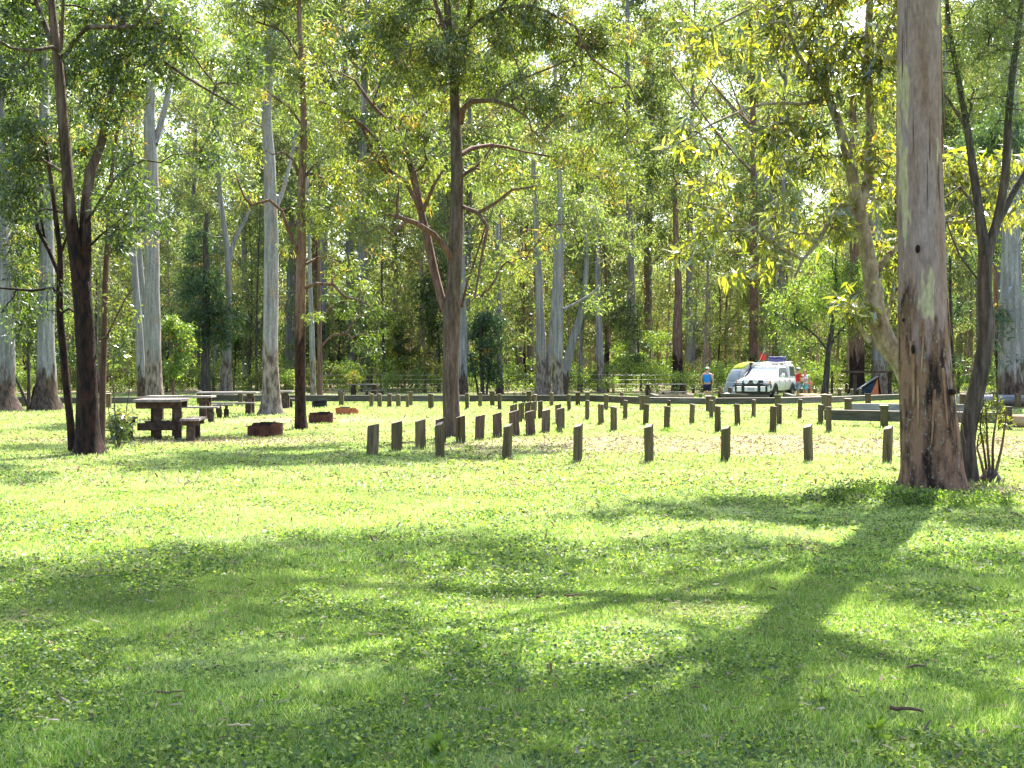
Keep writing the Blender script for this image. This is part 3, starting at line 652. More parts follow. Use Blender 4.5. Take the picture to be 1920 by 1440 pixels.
    def L(pts, w, dds): T.limb([W(a, b, d+e) for (a, b), e in zip(pts, dds)], [q/2/FPX*d for q in w], .25, sides=6)
    L([(197, 640), (215, 600), (235, 560), (250, 540)], [5, 4, 3, 2], [.25, .1, 0, -.1])
    L([(202, 480), (225, 450), (250, 440)], [4, 3, 2], [.25, .2, 0])
    lob = [(235, 590, 25, 35), (240, 520, 25, 25), (220, 630, 20, 20), (250, 450, 25, 22), (210, 560, 20, 20), (230, 230, 35, 45), (225, 400, 25, 25)]
    C = pix_lobes(T.rg, lob, d, .4, 7); T.grow(C)
    cr = clump_leaves(C, T.rg, 20, .17, .10, .024, 'gum', .7, .05, .4)
    finish_tree(T, root, [(P, r, 14, .03, (.1, .35, 3, .5), None)], B_RED, cr, M_LEAF, r0=.003, origin=(o[0], o[1]+.25, 0))
    root.location.y += .25
burnt_tree()

def table_bush():
    root, o, d = root_at('leafy_shrub', 222, 842, label='leafy green sapling between the fire blackened gum and the nearest picnic table', cat='shrub')
    T = Tree(91)
    for k, s_ in enumerate([((222, 842), (216, 780), (212, 700), (218, 620)), ((222, 842), (232, 800), (238, 760), (244, 720)), ((221, 842), (208, 810), (204, 770), (202, 740))]):
        T.limb([W(a, b, d+.1*k) for a, b in s_], [.018, .014, .01, .005], .1, sides=6)
    lob = [(218, 690, 24, 30), (230, 740, 28, 26), (225, 790, 30, 30), (208, 770, 16, 40), (225, 640, 22, 28), (225, 825, 24, 14), (240, 700, 15, 20)]
    C = pix_lobes(T.rg, lob, d, .3, 22); T.grow(C)
    cr = clump_leaves(C, T.rg, 16, .12, .11, .028, 'deep', .3, .02, .4)
    finish_tree(T, root, [], B_TWIG, cr, M_LEAFB, r0=.003, origin=o)
table_bush()

def half_burnt():
    root, o, d = root_at('gum_tree', 565, 805, label='straight slim reddish gum with charred foot beside the dark fire rings', cat='tree')
    P, r = trunkpath([(565, 807, 24), (563, 740, 20), (563, 640, 19), (564, 540, 18), (565, 440, 17), (566, 340, 15), (570, 250, 13), (568, 150, 11), (562, 50, 9), (560, -60, 7), (555, -200, 5)], d)
    T = Tree(61); T.limb(P[int(len(P)*.5):], r[int(len(P)*.5):]*.85, .4, sides=7)
    def L(pts, w, dds): T.limb([W(a, b, d+e) for (a, b), e in zip(pts, dds)], [q/2/FPX*d for q in w], .25, sides=7)
    L([(574, 540), (590, 532), (625, 534), (648, 558), (672, 562), (700, 578)], [7, 7, 6, 5, 4, 2], [0, -.2, -.3, -.4, -.5, -.6])
    L([(574, 495), (598, 482), (625, 490), (650, 505)], [5, 5, 4, 2], [0, .2, .4, .6])
    L([(560, 480), (540, 430), (528, 395), (505, 375), (470, 385), (450, 350), (440, 320)], [8, 7, 6, 6, 5, 4, 2], [0, -.3, -.4, -.6, -.7, -.8, -.9])
    L([(560, 330), (550, 300), (530, 285), (510, 290)], [5, 5, 4, 3], [0, -.2, -.4, -.5])
    L([(572, 330), (600, 300), (630, 290)], [5, 4, 3], [0, .2, .3])
    L([(570, 240), (540, 200), (500, 170), (470, 130)], [5, 5, 4, 3], [0, .2, .3, .4])
    L([(565, 120), (530, 60), (480, 40), (450, 10)], [5, 4, 4, 3], [0, .2, .3, .4])
    lob = [(560, 60, 50, 50), (500, 90, 50, 50), (560, 170, 50, 50), (500, 200, 50, 45), (600, 260, 40, 40), (545, 290, 40, 35), (620, 330, 40, 40), (480, 280, 35, 30), (560, 380, 30, 20), (610, 420, 40, 35), (640, 490, 35, 25), (690, 490, 40, 25),
           (700, 530, 35, 30), (460, 30, 60, 45), (560, -60, 90, 60), (450, 350, 25, 22), (540, 460, 14, 14), (660, 380, 40, 35), (590, 590, 14, 14), (520, 30, 40, 40)]
    C = pix_lobes(T.rg, lob, d, .9, 2.2); T.grow(C)
    cr = clump_leaves(C, T.rg, 42, .30, .15, .032, 'gum', .9, .06, .4)
    finish_tree(T, root, [(P, r, 20, .03, (.15, .3, 4, .3), None)], B_HALF, cr, M_LEAF, branch_m=B_RED, r0=.005, origin=o)
half_burnt()

# ------------------------------------------------------------------ middle and far gums (own crowns)
def wood_tree(name, label, pts, base, bk, seed, lobes, pal='far', forks=(), dens=.5, n_per=30, L=.2, Wd=.04, rad=.5, flare=.3, cat='tree', leafm=None, depth=1.6, off=0, twig=None, group=None):
    px = pts[0][0]; x, d = G(px, base); d += off; x = (px-960)/FPX*d
    root = empty(name, (x, d, 0), label=label, cat=cat, group=group); o = (x, d, 0)
    P, r = trunkpath(pts, d, step=.35)
    T = Tree(seed); T.limb(P[len(P)//2:], r[len(P)//2:]*.85, .8, sides=6)
    for f in forks: T.limb([W(a, b, d+c) for a, b, w, c in f], [w/2/FPX*d for a, b, w, c in f], .5, sides=7)
    cr = None
    if lobes:
        C = pix_lobes(T.rg, lobes, d, depth, dens); T.grow(C)
        cr = clump_leaves(C, T.rg, n_per*1.5, rad, L*1.15, Wd*1.25, pal, .7, .03, .4)
    finish_tree(T, root, [(P, r, 20, .03, (.3, flare, 4, seed*.7), None)], bk, cr, leafm or M_FAR, branch_m=twig or bk, r0=.012, origin=o)
    return root
def up(px, base, w, ptop, taper=.55, lean=0, kink=6, seed=0):
    g = np.random.default_rng(seed); n = 7; out = []
    for k in range(n+1):
        t = k/n; out.append((px+lean*t+(g.normal()*kink if 0 < k else 0)*t*.5, base+(ptop-base)*t, w*(1-(1-taper)*t)))
    return out
wood_tree('gum_tree', 'pale silvery gum with flared mottled foot beside the picnic tables', [(508, 780, 40), (508, 740, 33), (507, 650, 29), (508, 560, 27), (509, 460, 26), (507, 380, 25), (505, 300, 22), (500, 220, 18), (505, 120, 14), (500, 0, 10), (498, -200, 6)], 778, B_PALE, 3,
          [(470, 120, 80, 60), (540, 80, 70, 70), (500, 0, 110, 60), (440, 220, 45, 40), (560, 200, 40, 40), (500, -120, 120, 70)], forks=[[(512, 400, 12, 0), (530, 360, 9, .5), (545, 300, 7, .8), (560, 230, 4, 1)]], dens=.35, L=.2, Wd=.045, rad=.5, flare=.35)
wood_tree('gum_tree', 'tall cream white gum trunk rising behind the nearest picnic table', [(290, 752, 36), (288, 700, 31), (286, 600, 28), (285, 500, 28), (284, 400, 28), (283, 300, 26), (280, 220, 20), (285, 100, 14), (280, 0, 10), (275, -150, 6)], 754, B_PALE, 5,
          [(330, 80, 80, 70), (240, 60, 70, 60), (340, 170, 40, 40), (300, -50, 120, 60), (230, 180, 40, 35)], forks=[[(290, 270, 14, 0), (305, 220, 12, .5), (318, 160, 10, .8), (325, 90, 6, 1)]], dens=.18, L=.26, Wd=.055, rad=.7)
wood_tree('gum_tree', 'grey leaning gum trunk just left of the tall cream white gum', [(267, 750, 18), (262, 650, 15), (256, 560, 14), (248, 460, 12), (240, 380, 10), (236, 280, 8), (230, 150, 6), (225, 0, 4)], 752, B_GREY, 6,
          [(230, 250, 50, 50), (220, 150, 60, 60), (225, 30, 70, 60)], dens=.18, L=.26, Wd=.055, rad=.7)
wood_tree('gum_tree', 'slim grey blue gum trunk half hidden by the cream white gum', [(274, 746, 12), (272, 650, 12), (268, 560, 12), (262, 480, 10), (258, 380, 9), (256, 200, 6)], 748, B_GREY, 66, [(262, 260, 45, 60), (300, 330, 40, 40)], dens=.14, L=.28, Wd=.06, rad=.8)
wood_tree('gum_tree', 'thick grey gum trunk with white bark streaks near the left edge', [(86, 772, 50), (86, 740, 40), (87, 690, 34), (86, 620, 31), (88, 520, 28), (86, 400, 25), (84, 250, 20), (80, 80, 14), (80, -100, 8)], 770, B_GREY, 9,
          [(60, 90, 90, 70), (130, 40, 80, 60), (40, 230, 50, 50), (130, 300, 35, 40), (60, 440, 30, 30)], pal='deep', dens=.25, L=.22, Wd=.05, rad=.6)
wood_tree('gum_tree', 'massive brown grey gum trunk cut by the left edge of the photo', [(-2, 774, 66), (-2, 740, 58), (0, 680, 54), (0, 600, 50), (-4, 480, 44), (-6, 300, 36), (-10, 100, 26), (-10, -100, 14)], 771, B_GREY, 10,
          [(0, 100, 100, 80), (30, 300, 50, 60), (20, 480, 50, 50), (30, 600, 45, 35), (-40, 0, 110, 70)], pal='deep', dens=.3, L=.22, Wd=.05, rad=.6)
wood_tree('young_tree', 'skinny crooked sapling between the two grey gums at the far left', [(54, 768, 7), (54, 700, 6), (52, 640, 5), (60, 560, 4)], 768, B_DARK, 12, [(50, 620, 30, 30), (60, 560, 25, 30)], pal='deep', dens=1.2, L=.16, Wd=.04, rad=.35,
          forks=[[(54, 765, 7, 0), (44, 740, 6, .1), (30, 710, 5, .2), (12, 680, 4, .3)]])
wood_tree('stump', 'black burnt stump leaning beside the thick grey gum at the left', [(63, 769, 6), (62, 745, 7), (66, 728, 8), (71, 719, 7)], 769, B_BURN, 13, None, flare=.1)
wood_tree('wattle_tree', 'dark trunked bushy tree behind the second picnic table', [(385, 745, 20), (385, 690, 17), (386, 600, 15), (387, 520, 13), (385, 460, 10), (388, 400, 7)], 744, B_DARK, 14,
          [(385, 560, 50, 60), (350, 530, 30, 35), (425, 600, 35, 35), (370, 460, 30, 30), (400, 640, 35, 25), (355, 610, 20, 25)], pal='blue', dens=.45, L=.2, Wd=.05, rad=.5)
wood_tree('gum_tree', 'pale forked gum with brown flaking foot behind the picnic tables', [(424, 744, 26), (424, 690, 20), (427, 620, 13), (428, 560, 12), (427, 480, 11), (420, 420, 10), (410, 340, 8), (408, 250, 6)], 743, B_PALE, 15,
          [(400, 300, 50, 45), (470, 340, 40, 40), (410, 220, 50, 50), (440, 120, 70, 60), (380, 430, 35, 30)], forks=[[(428, 500, 9, 0), (440, 450, 8, .3), (456, 420, 7, .6), (470, 390, 5, .8)]], dens=.14, L=.28, Wd=.06, rad=.8)
wood_tree('gum_tree', 'thin white gum stem just right of the straight reddish gum', [(587, 750, 11), (586, 680, 11), (584, 600, 9), (581, 520, 8), (579, 440, 6), (576, 330, 5)], 750, B_PALE, 16, [(590, 330, 40, 40), (570, 230, 50, 50)], dens=.2, L=.24, Wd=.05, rad=.6)
wood_tree('gum_tree', 'thin grey brown tree with dark crooked limbs behind the fire rings', [(600, 756, 11), (600, 700, 9), (599, 620, 8), (598, 540, 7), (598, 460, 6), (598, 380, 5), (600, 280, 3)], 754, B_RED, 18,
          [(650, 590, 40, 30), (680, 640, 35, 30), (640, 560, 30, 22), (620, 400, 35, 40), (700, 600, 30, 25)], forks=[[(602, 650, 5, 0), (620, 630, 4, .1), (650, 625, 4, .2), (665, 600, 3, .3)], [(602, 600, 4, 0), (615, 580, 3, .1), (635, 570, 2, .2)]], pal='deep', dens=.8, L=.18, Wd=.04, rad=.4)
wood_tree('gum_tree', 'tall straight grey white gum beyond the barrier rail, right of the centre tree', [(1046, 745, 20), (1046, 700, 19), (1047, 620, 17), (1048, 540, 16), (1051, 440, 12), (1050, 360, 10), (1045, 250, 8), (1040, 100, 6)], 744, B_PALE, 19,
          [(1020, 380, 50, 40), (1100, 400, 60, 40), (1040, 280, 60, 60), (1000, 160, 70, 60)], forks=[[(1056, 580, 6, 0), (1080, 568, 5, .5), (1110, 550, 4, 1), (1125, 535, 3, 1.2)], [(1054, 470, 5, 0), (1075, 445, 4, .5), (1110, 435, 3, .8)]], dens=.14, L=.28, Wd=.06, rad=.8)
wood_tree('gum_tree', 'stout pale gum with charred brown foot, left of the tall straight grey white gum', [(1017, 743, 30), (1016, 700, 22), (1014, 640, 18), (1012, 580, 16), (1010, 520, 14), (1005, 420, 11), (1000, 300, 8)], 743, B_PALE, 20,
          [(980, 480, 40, 40), (1010, 350, 60, 50), (980, 250, 50, 50)], forks=[[(1026, 740, 14, -.3), (1030, 680, 12, 0), (1036, 600, 11, .3), (1040, 520, 8, .5), (1042, 420, 6, .7)]], dens=.14, L=.28, Wd=.06, rad=.8)
wood_tree('gum_tree', 'pale gum trunk slanting up to the right beyond the barrier rail', [(1054, 742, 17), (1062, 690, 17), (1072, 645, 16), (1086, 600, 13), (1096, 540, 10), (1100, 470, 8), (1092, 400, 6)], 741, B_GREY, 22,
          [(1130, 480, 50, 40), (1180, 450, 50, 40), (1110, 560, 40, 25), (1090, 380, 50, 40)], forks=[[(1088, 600, 7, 0), (1105, 575, 6, .3), (1120, 560, 4, .5)]], dens=.14, L=.28, Wd=.06, rad=.8)
wood_tree('gum_tree', 'white gum with black charred foot left of the long wire fence', [(1128, 738, 17), (1126, 690, 14), (1124, 640, 13), (1122, 580, 11), (1120, 480, 9), (1118, 350, 7)], 737, B_PALE, 24, [(1130, 400, 60, 45), (1110, 300, 60, 50)], dens=.12, L=.3, Wd=.065, rad=.85)
wood_tree('gum_tree', 'blue grey gum trunk close behind the forked centre tree', [(869, 744, 18), (868, 690, 16), (868, 600, 14), (866, 500, 12), (864, 380, 10), (862, 250, 7)], 742, B_GREY, 25, [(880, 620, 22, 30), (890, 450, 40, 40), (850, 300, 60, 50)], dens=.14, L=.28, Wd=.06, rad=.8)
wood_tree('gum_tree', 'grey gum trunk between the centre tree and the pale gum pair', [(937, 741, 14), (937, 690, 12), (936, 620, 11), (935, 540, 9), (932, 420, 7)], 740, B_GREY, 26, [(910, 590, 45, 35), (950, 640, 40, 30), (930, 500, 50, 40), (930, 380, 50, 40)], dens=.16, L=.28, Wd=.06, rad=.8)
wood_tree('wattle_tree', 'dark bushy young tree left of the pale gum pair', [(905, 741, 8), (903, 690, 7), (900, 640, 5), (905, 590, 4)], 741, B_DARK, 27, [(895, 670, 35, 30), (915, 620, 40, 35), (880, 700, 25, 22), (930, 700, 20, 22)], pal='blue', dens=.6, L=.22, Wd=.055, rad=.5,
          forks=[[(897, 742, 5, 0), (890, 700, 4, .2), (880, 660, 3, .3)], [(912, 742, 5, 0), (918, 690, 4, .2), (925, 650, 3, .3)]])
wood_tree('gum_tree', 'broad red brown trunk beyond the wire fence, left of the man in blue', [(1272, 736, 26), (1271, 690, 20), (1270, 620, 18), (1272, 540, 14), (1268, 460, 11), (1265, 350, 8)], 736, B_HALF, 28, [(1280, 480, 40, 40), (1250, 380, 60, 45), (1280, 280, 60, 50)], dens=.12, L=.3, Wd=.065, rad=.85)
wood_tree('wattle_tree', 'leaning dark stem with feathery bright green crown right of the white vehicle', [(1546, 741, 12), (1550, 700, 11), (1553, 660, 9), (1560, 615, 8), (1566, 560, 6), (1568, 480, 4)], 741, B_DARK, 29,
          [(1480, 590, 45, 40), (1530, 550, 50, 50), (1590, 600, 40, 40), (1550, 480, 50, 45), (1500, 650, 35, 22), (1600, 520, 40, 45), (1460, 560, 25, 22), (1570, 420, 40, 40)], pal='bright', dens=.32, L=.2, Wd=.045, rad=.6,
          forks=[[(1556, 650, 5, 0), (1575, 620, 4, .3), (1600, 600, 3, .5)], [(1553, 660, 5, 0), (1530, 630, 4, -.3), (1490, 600, 3, -.5)]])
wood_tree('gum_tree', 'brown rough trunk standing behind the timber shelf', [(1607, 742, 30), (1607, 690, 28), (1606, 640, 27), (1606, 560, 24), (1604, 460, 20), (1600, 300, 15), (1600, 150, 10)], 740, B_HALF, 30, [(1600, 300, 60, 50), (1620, 180, 70, 60)], dens=.12, L=.3, Wd=.065, rad=.85)
wood_tree('gum_tree', 'pinkish smooth gum trunk beside the small orange tent', [(1652, 742, 36), (1650, 710, 30), (1648, 650, 27), (1646, 600, 26), (1644, 520, 23), (1640, 400, 18), (1636, 250, 13)], 740, B_PALE, 32, [(1660, 300, 60, 60), (1620, 220, 60, 50)], dens=.12, L=.3, Wd=.065, rad=.85)
wood_tree('gum_tree', 'heavy dark shaded trunk at the right edge behind the log', [(1898, 766, 60), (1898, 730, 52), (1896, 680, 48), (1896, 600, 44), (1896, 480, 36), (1898, 300, 26), (1900, 100, 16)], 763, B_GREY, 33,
          [(1850, 580, 45, 35), (1890, 620, 45, 35), (1880, 530, 50, 35), (1860, 660, 30, 20), (1900, 680, 30, 20), (1870, 250, 80, 70), (1810, 560, 25, 25)], pal='blue', dens=.5, L=.2, Wd=.05, rad=.5)
wood_tree('gum_tree', 'thin dark trunk with sunlit red edge left of the heavy dark trunk', [(1876, 762, 12), (1874, 720, 11), (1871, 670, 10), (1868, 600, 9), (1866, 500, 7)], 762, B_HALF, 34, [(1870, 480, 30, 40)], pal='deep', dens=.5, L=.2, Wd=.05, rad=.5)
wood_tree('dead_tree', 'bare white forked branches of a tall gum above the white vehicle', [(1466, 737, 16), (1466, 650, 14), (1466, 560, 12), (1466, 440, 10), (1468, 380, 9), (1470, 330, 7), (1474, 280, 4)], 736, B_PALE, 35,
          [(1400, 380, 40, 40), (1500, 480, 50, 40), (1380, 300, 40, 50), (1450, 500, 40, 30)], forks=[[(1466, 440, 7, 0), (1455, 400, 7, .3), (1436, 350, 5, .5), (1425, 300, 3, .6)], [(1466, 400, 5, 0), (1448, 370, 4, 0), (1430, 310, 3, 0)], [(1450, 450, 7, 0), (1436, 400, 6, .3), (1420, 350, 4, .5), (1418, 290, 3, .6)]], dens=.1, L=.28, Wd=.06, rad=.8)
wood_tree('shrub', 'bright lime green bush beside the cream white gum', [(325, 748, 5), (326, 700, 4), (330, 650, 3)], 748, B_TWIG, 36, [(330, 620, 30, 30), (345, 660, 25, 22), (310, 650, 20, 22), (335, 690, 25, 20)], pal='bright', dens=1.3, L=.18, Wd=.05, rad=.4, cat='shrub', depth=1.0)

# ------------------------------------------------------------------ the forest behind: prototypes and copies
def proto_mesh(seed, h, r0, lobes, dens, n_per, L, Wd, rad, pal, bend=.5, flare=.25, twigr=.012, limbn=6, ch0=.3):
    """returns (trunk mesh, branches mesh, crown mesh) standing on the origin"""
    T = Tree(seed); g = T.rg; n = 9
    ph = g.uniform(0, 6); P = [(0, 0, -.15)]
    for k in range(1, n): t = k/(n-1); P.append((bend*math.sin(ph+t*2.6)*t, bend*math.cos(ph*1.3+t*2.2)*t, h*t))
    rr = [r0*(1-.85*(k/(n-1))**1.1) for k in range(n)]
    P, r = resample(P, rr, .5); T.limb(P[int(len(P)*ch0):], r[int(len(P)*ch0):]*.8, .8, sides=5)
    for q in range(limbn):
        i = int(len(P)*g.uniform(ch0, .85)); a = g.uniform(0, 6.28); ln = g.uniform(.12, .26)*h; p0 = P[i]
        T.limb([p0, p0+np.array((math.cos(a)*ln*.35, math.sin(a)*ln*.35, ln*.35)), p0+np.array((math.cos(a)*ln*.8, math.sin(a)*ln*.8, ln*.9))], [r[i]*.5, r[i]*.35, r[i]*.12], .6, sides=5)
    V, F = tube_np(P, r, 10, noise=.04, flare=(.3, flare, 3, ph), seed=seed); tm = me_np('trunk', V, F)
    C = in_lobes(g, lobes(g, h), dens); T.grow(C)
    bm_ = T.branch_mesh('branches', r0=twigr, twig_sides=3)
    V, F, Cc = clump_leaves(C, g, n_per, rad, L, Wd, pal, .7, .03, .45); cm = me_np('crown', V, F, Cc)
    for m in (tm, bm_): m.polygons.foreach_set('use_smooth', np.ones(len(m.polygons), bool))
    return tm, bm_, cm
def lob_tall(g, h):
    out = []
    for q in range(17): a = g.uniform(0, 6.28); t = .36+.62*(q+g.uniform(0, 1))/17; rr = g.uniform(.5, 3.8); out.append(((math.cos(a)*rr, math.sin(a)*rr, h*t), (g.uniform(1.4, 2.5), g.uniform(1.4, 2.5), g.uniform(1.0, 1.8))))
    return out
def lob_slim(g, h):
    out = []
    for q in range(10): a = g.uniform(0, 6.28); t = .2+.8*(q+g.uniform(0, 1))/10; rr = g.uniform(.2, 1.7); out.append(((math.cos(a)*rr, math.sin(a)*rr, h*t), (g.uniform(.8, 1.4), g.uniform(.8, 1.4), g.uniform(.7, 1.3))))
    return out
def lob_bush(g, h):
    out = []
    for q in range(8): a = g.uniform(0, 6.28); t = g.uniform(.2, .95); rr = g.uniform(.1, 1.5); out.append(((math.cos(a)*rr, math.sin(a)*rr, h*t), (g.uniform(.7, 1.3), g.uniform(.7, 1.3), g.uniform(.6, 1.1))))
    return out
def lob_low(g, h):
    out = []
    for q in range(6): a = g.uniform(0, 6.28); t = g.uniform(.25, .85); rr = g.uniform(.1, .9); out.append(((math.cos(a)*rr, math.sin(a)*rr, h*t), (g.uniform(.4, .8), g.uniform(.4, .8), g.uniform(.3, .6))))
    return out
PROTO = {}
for k in range(5): PROTO['tall', k] = (proto_mesh(200+k, 36+k*1.6, .36, lob_tall, .75, 40, .42, .11, .8, 'far', .9), (B_PALE, B_GREY, B_PALE, B_HALF, B_GREY)[k])
for k in range(6): PROTO['slim', k] = (proto_mesh(300+k, 13+k*1.1, .11, lob_slim, 2.2, 26, .26, .065, .55, 'far', .7, .2, .009, 5, .25), (B_SLIM, B_SLIM, B_DARK, B_HALF, B_GREY, B_SLIM)[k])
for k in range(3): PROTO['bush', k] = (proto_mesh(400+k, 6.5+k*.8, .09, lob_bush, 3.2, 34, .24, .07, .5, ('blue', 'bright', 'deep')[k], .4, .2, .008, 4, .15), B_DARK)
for k in range(3): PROTO['low', k] = (proto_mesh(500+k, 1.9, .02, lob_low, 16, 16, .15, .055, .28, ('bright', 'lime', 'bright')[k], .2, .1, .005, 3, .1), B_TWIG)
def place(kind, k, x, y, s, rz, name, label, cat, group):
    (tm, bm_, cm), bk = PROTO[kind, k]
    e = empty(name, (x, y, 0), rz, label, cat, group); e.scale = (s, s, s)
    for nm, m, mt in (('trunk', tm, bk), ('branches', bm_, bk), ('crown', cm, M_FAR)):
        if not m.materials: m.materials.append(mt)
        o = bpy.data.objects.new(nm, m); col.objects.link(o); o.parent = e
    return e
ZONES = [(-9e9, 230, 'left of the cream white gum'), (230, 480, 'behind the picnic tables'), (480, 700, 'behind the fire rings'), (700, 960, 'behind the forked centre tree'), (960, 1180, 'around the pale gum pair'),
         (1180, 1340, 'behind the man in blue'), (1340, 1530, 'behind the white vehicle'), (1530, 1700, 'behind the timber shelf'), (1700, 9e9, 'right of the huge smooth gum')]
def zone(px):
    for a, b, t in ZONES:
        if a <= px < b: return t
pg = np.random.default_rng(77)
def scatter(n, y0, y1, mind, spread=.47, extra=6, avoid=()):
    pts = []; tries = 0
    while len(pts) < n and tries < n*60:
        tries += 1; y = pg.uniform(y0, y1); x = pg.uniform(-1, 1)*(y*spread+extra)
        if all((x-a)**2+(y-b)**2 > mind**2 for a, b in pts+list(avoid)): pts.append((x, y))
    return pts
SLAB = {'tall': ('gum', 'tree', 'gum_tree', 'tall gums of the far forest'), 'slim': ('slender tree', 'tree', 'slender_tree', 'slender trees of the far forest'),
        'bush': ('bushy tree', 'tree', 'bushy_tree', 'bushy trees of the far forest'), 'low': ('low shrub', 'shrub', 'shrub', 'light green shrubs along the forest edge')}
ADJ = {'tall': ['tall cream white', 'tall dark grey', 'tall smooth pale', 'tall red brown', 'tall blue grey'], 'slim': ['papery pink', 'leaning pink brown', 'dark stemmed', 'charred brown', 'thin grey', 'pale brown'],
       'bush': ['blue green', 'bright green', 'deep green'], 'low': ['bright green', 'lime green', 'fresh green']}
QUEUE = []
def put(kind, pts, s0, s1, kinds=None):
    ks = kinds or sorted({k for (a, k) in PROTO if a == kind})
    for x, y in pts: QUEUE.append((kind, int(ks[pg.integers(0, len(ks))]), x, y, pg.uniform(s0, s1), pg.uniform(0, 6.28)))
def nth(i): return (ORD[i] if i < len(ORD) else f'number {i+1}')
ORD = ['first', 'second', 'third', 'fourth', 'fifth', 'sixth', 'seventh', 'eighth', 'ninth', 'tenth', 'eleventh', 'twelfth', 'thirteenth', 'fourteenth', 'fifteenth', 'sixteenth', 'seventeenth', 'eighteenth', 'nineteenth', 'twentieth']
def flush():
    by = {}
    for it in QUEUE:
        px = 960+it[2]/it[3]*FPX; by.setdefault((it[0], it[1], zone(px)), []).append((px, it))
    for (kind, k, z), L_ in by.items():
        L_.sort(key=lambda t: t[0]); lab, cat, nm, grp = SLAB[kind]
        for i_, (px, it) in enumerate(L_):
            l = f'{ADJ[kind][k]} {lab} {z}' + (f', {nth(i_)} from the left' if len(L_) > 1 else '')
            place(kind, k, it[2], it[3], it[4], it[5], nm, l, cat, grp)
put('tall', [p for p in scatter(70, 92, 150, 4.2) if not (abs(p[0]-13.5-.384*(p[1]-67)) < 5 and p[1] < 106)], .85, 1.15)
put('slim', scatter(215, 86, 150, 1.5), .8, 1.3)
put('bush', scatter(42, 88, 125, 2.6), .7, 1.3)
put('low', scatter(90, 83, 94, 1.0), .6, 1.2)
for sgn in (-1, 1):
    put('tall', [(sgn*pg.uniform(.46*y+4, .46*y+16), y) for y in pg.uniform(45, 88, 8)], .7, .9)
    put('bush', [(sgn*pg.uniform(.42*y+1, .42*y+14), y) for y in pg.uniform(52, 90, 12)], .8, 1.1)
flush()

# distant mass that closes the view
g = np.random.default_rng(9)
n = 8200; C = np.stack([g.uniform(-135, 135, n), g.uniform(190, 245, n), g.uniform(0, 1, n)**1.05*66], 1)
C = C[(vnoise(C[:, 0]*.09, C[:, 2]*.09, 4) > .08) | (C[:, 2] < 25)]
C2 = np.stack([g.uniform(-110, 110, 2600), g.uniform(152, 186, 2600), g.uniform(0, 1, 2600)*15], 1)
C = np.concatenate([C, C2])
V, F, Cc = clump_leaves(C, g, 46, 2.6, 1.0, .34, 'far', .6, .02, .4)
vt, ft = [], []; n0 = 0
for q in range(260):
    x = g.uniform(-90, 90); y = g.uniform(135, 170); h = g.uniform(12, 22); a, b = tube_np([(x, y, -.1), (x+g.normal()*.3, y, h*.5), (x+g.normal()*.8, y, h)], [.2, .15, .05], 5); vt.append(a); ft.append(b+n0); n0 += len(a)
dw = link_mesh('distant_woodland', me_np('distant_woodland', V, F, Cc), M_FAR); prop(dw, kind='stuff', label='distant mass of forest foliage', cat='woodland')
dt = link_mesh('distant_stems', me_np('distant_stems', np.concatenate(vt), np.concatenate(ft)), B_SLIM, dw, True)
# undergrowth along the forest floor
n = 4200; C = np.stack([g.uniform(-58, 58, n), 85+np.abs(g.normal(0, 1, n))*17, g.uniform(0, 1, n)**1.8*2.4], 1)
V, F, Cc = clump_leaves(C, g, 16, .4, .2, .06, 'bright', .1, .01, .45)
ug = link_mesh('undergrowth', me_np('undergrowth', V, F, Cc), M_FAR); prop(ug, kind='stuff', label='light green undergrowth covering the forest floor', cat='undergrowth')

# ------------------------------------------------------------------ posts
def bollard(xc, top, base, w, style, label, group, k):
    d = D(base); x = (xc-960)/FPX*d; h = (base-top)/FPX*d; wm = w/FPX*d
    if style == 'plate': a, b, rz = wm*.98, .07, R(5+random.uniform(-4, 4))
    elif style == 'corner': a, b, rz = wm*.80, wm*.52, R(-36+random.uniform(-5, 5))
    else: a, b, rz = wm*.86, wm*.5, R(-14+random.uniform(-6, 6))
    s = a*(.22 if style == 'plate' else .32)
    sl = {'plate': (0, s), 'corner': (.0, s*1.4), 'mid': (s*.6, 0)}[style]
    bb = .006
    mb = MB(); z0 = -.12
    c = [(-a/2, -b/2), (a/2, -b/2), (a/2, b/2), (-a/2, b/2)]
    zt = [h-sl[1], h-(sl[1] if style == 'corner' else 0)*.5-sl[0], h-sl[0]*.6, h-sl[1]*.5]
    if style == 'plate': zt = [h-s, h, h, h-s*.9]
    if style == 'mid': zt = [h, h-s*.35, h-s*.2, h]
    if style == 'corner': zt = [h-s*1.7, h-s*1.1, h, h-s*.6]
    rings = [z0, h*.25, h*.5, h*.75]
    V = []
    for zi, z in enumerate(rings):
        for (u, v) in c: V.append((u+random.uniform(-.003, .003), v+random.uniform(-.003, .003), z))
    for (u, v), z in zip(c, zt): V.append((u, v, z-.012))
    for (u, v), z in zip(c, zt): V.append((u*.9, v*.86, z))
    F = [(3, 2, 1, 0)]
    for r_ in range(5):
        for i in range(4): j = (i+1) % 4; F.append((r_*4+i, r_*4+j, r_*4+4+j, r_*4+4+i))
    F.append((20, 21, 22, 23)); mb.add(V, F)
    o = mb.build('bollard', M_POSTR if k == 'r' and int(xc) % 2 else M_POST, None, bevel=.004)
    o.data.materials.append(M_LITTOP); o.data.polygons[-1].material_index = 1  # top face coloured paler to look sunlit
    o.location = (x, d, 0); o.rotation_euler = (R(random.uniform(-2, 2)), R(random.uniform(-2.4, 2.4)), rz)
    prop(o, label, 'post', group); return o
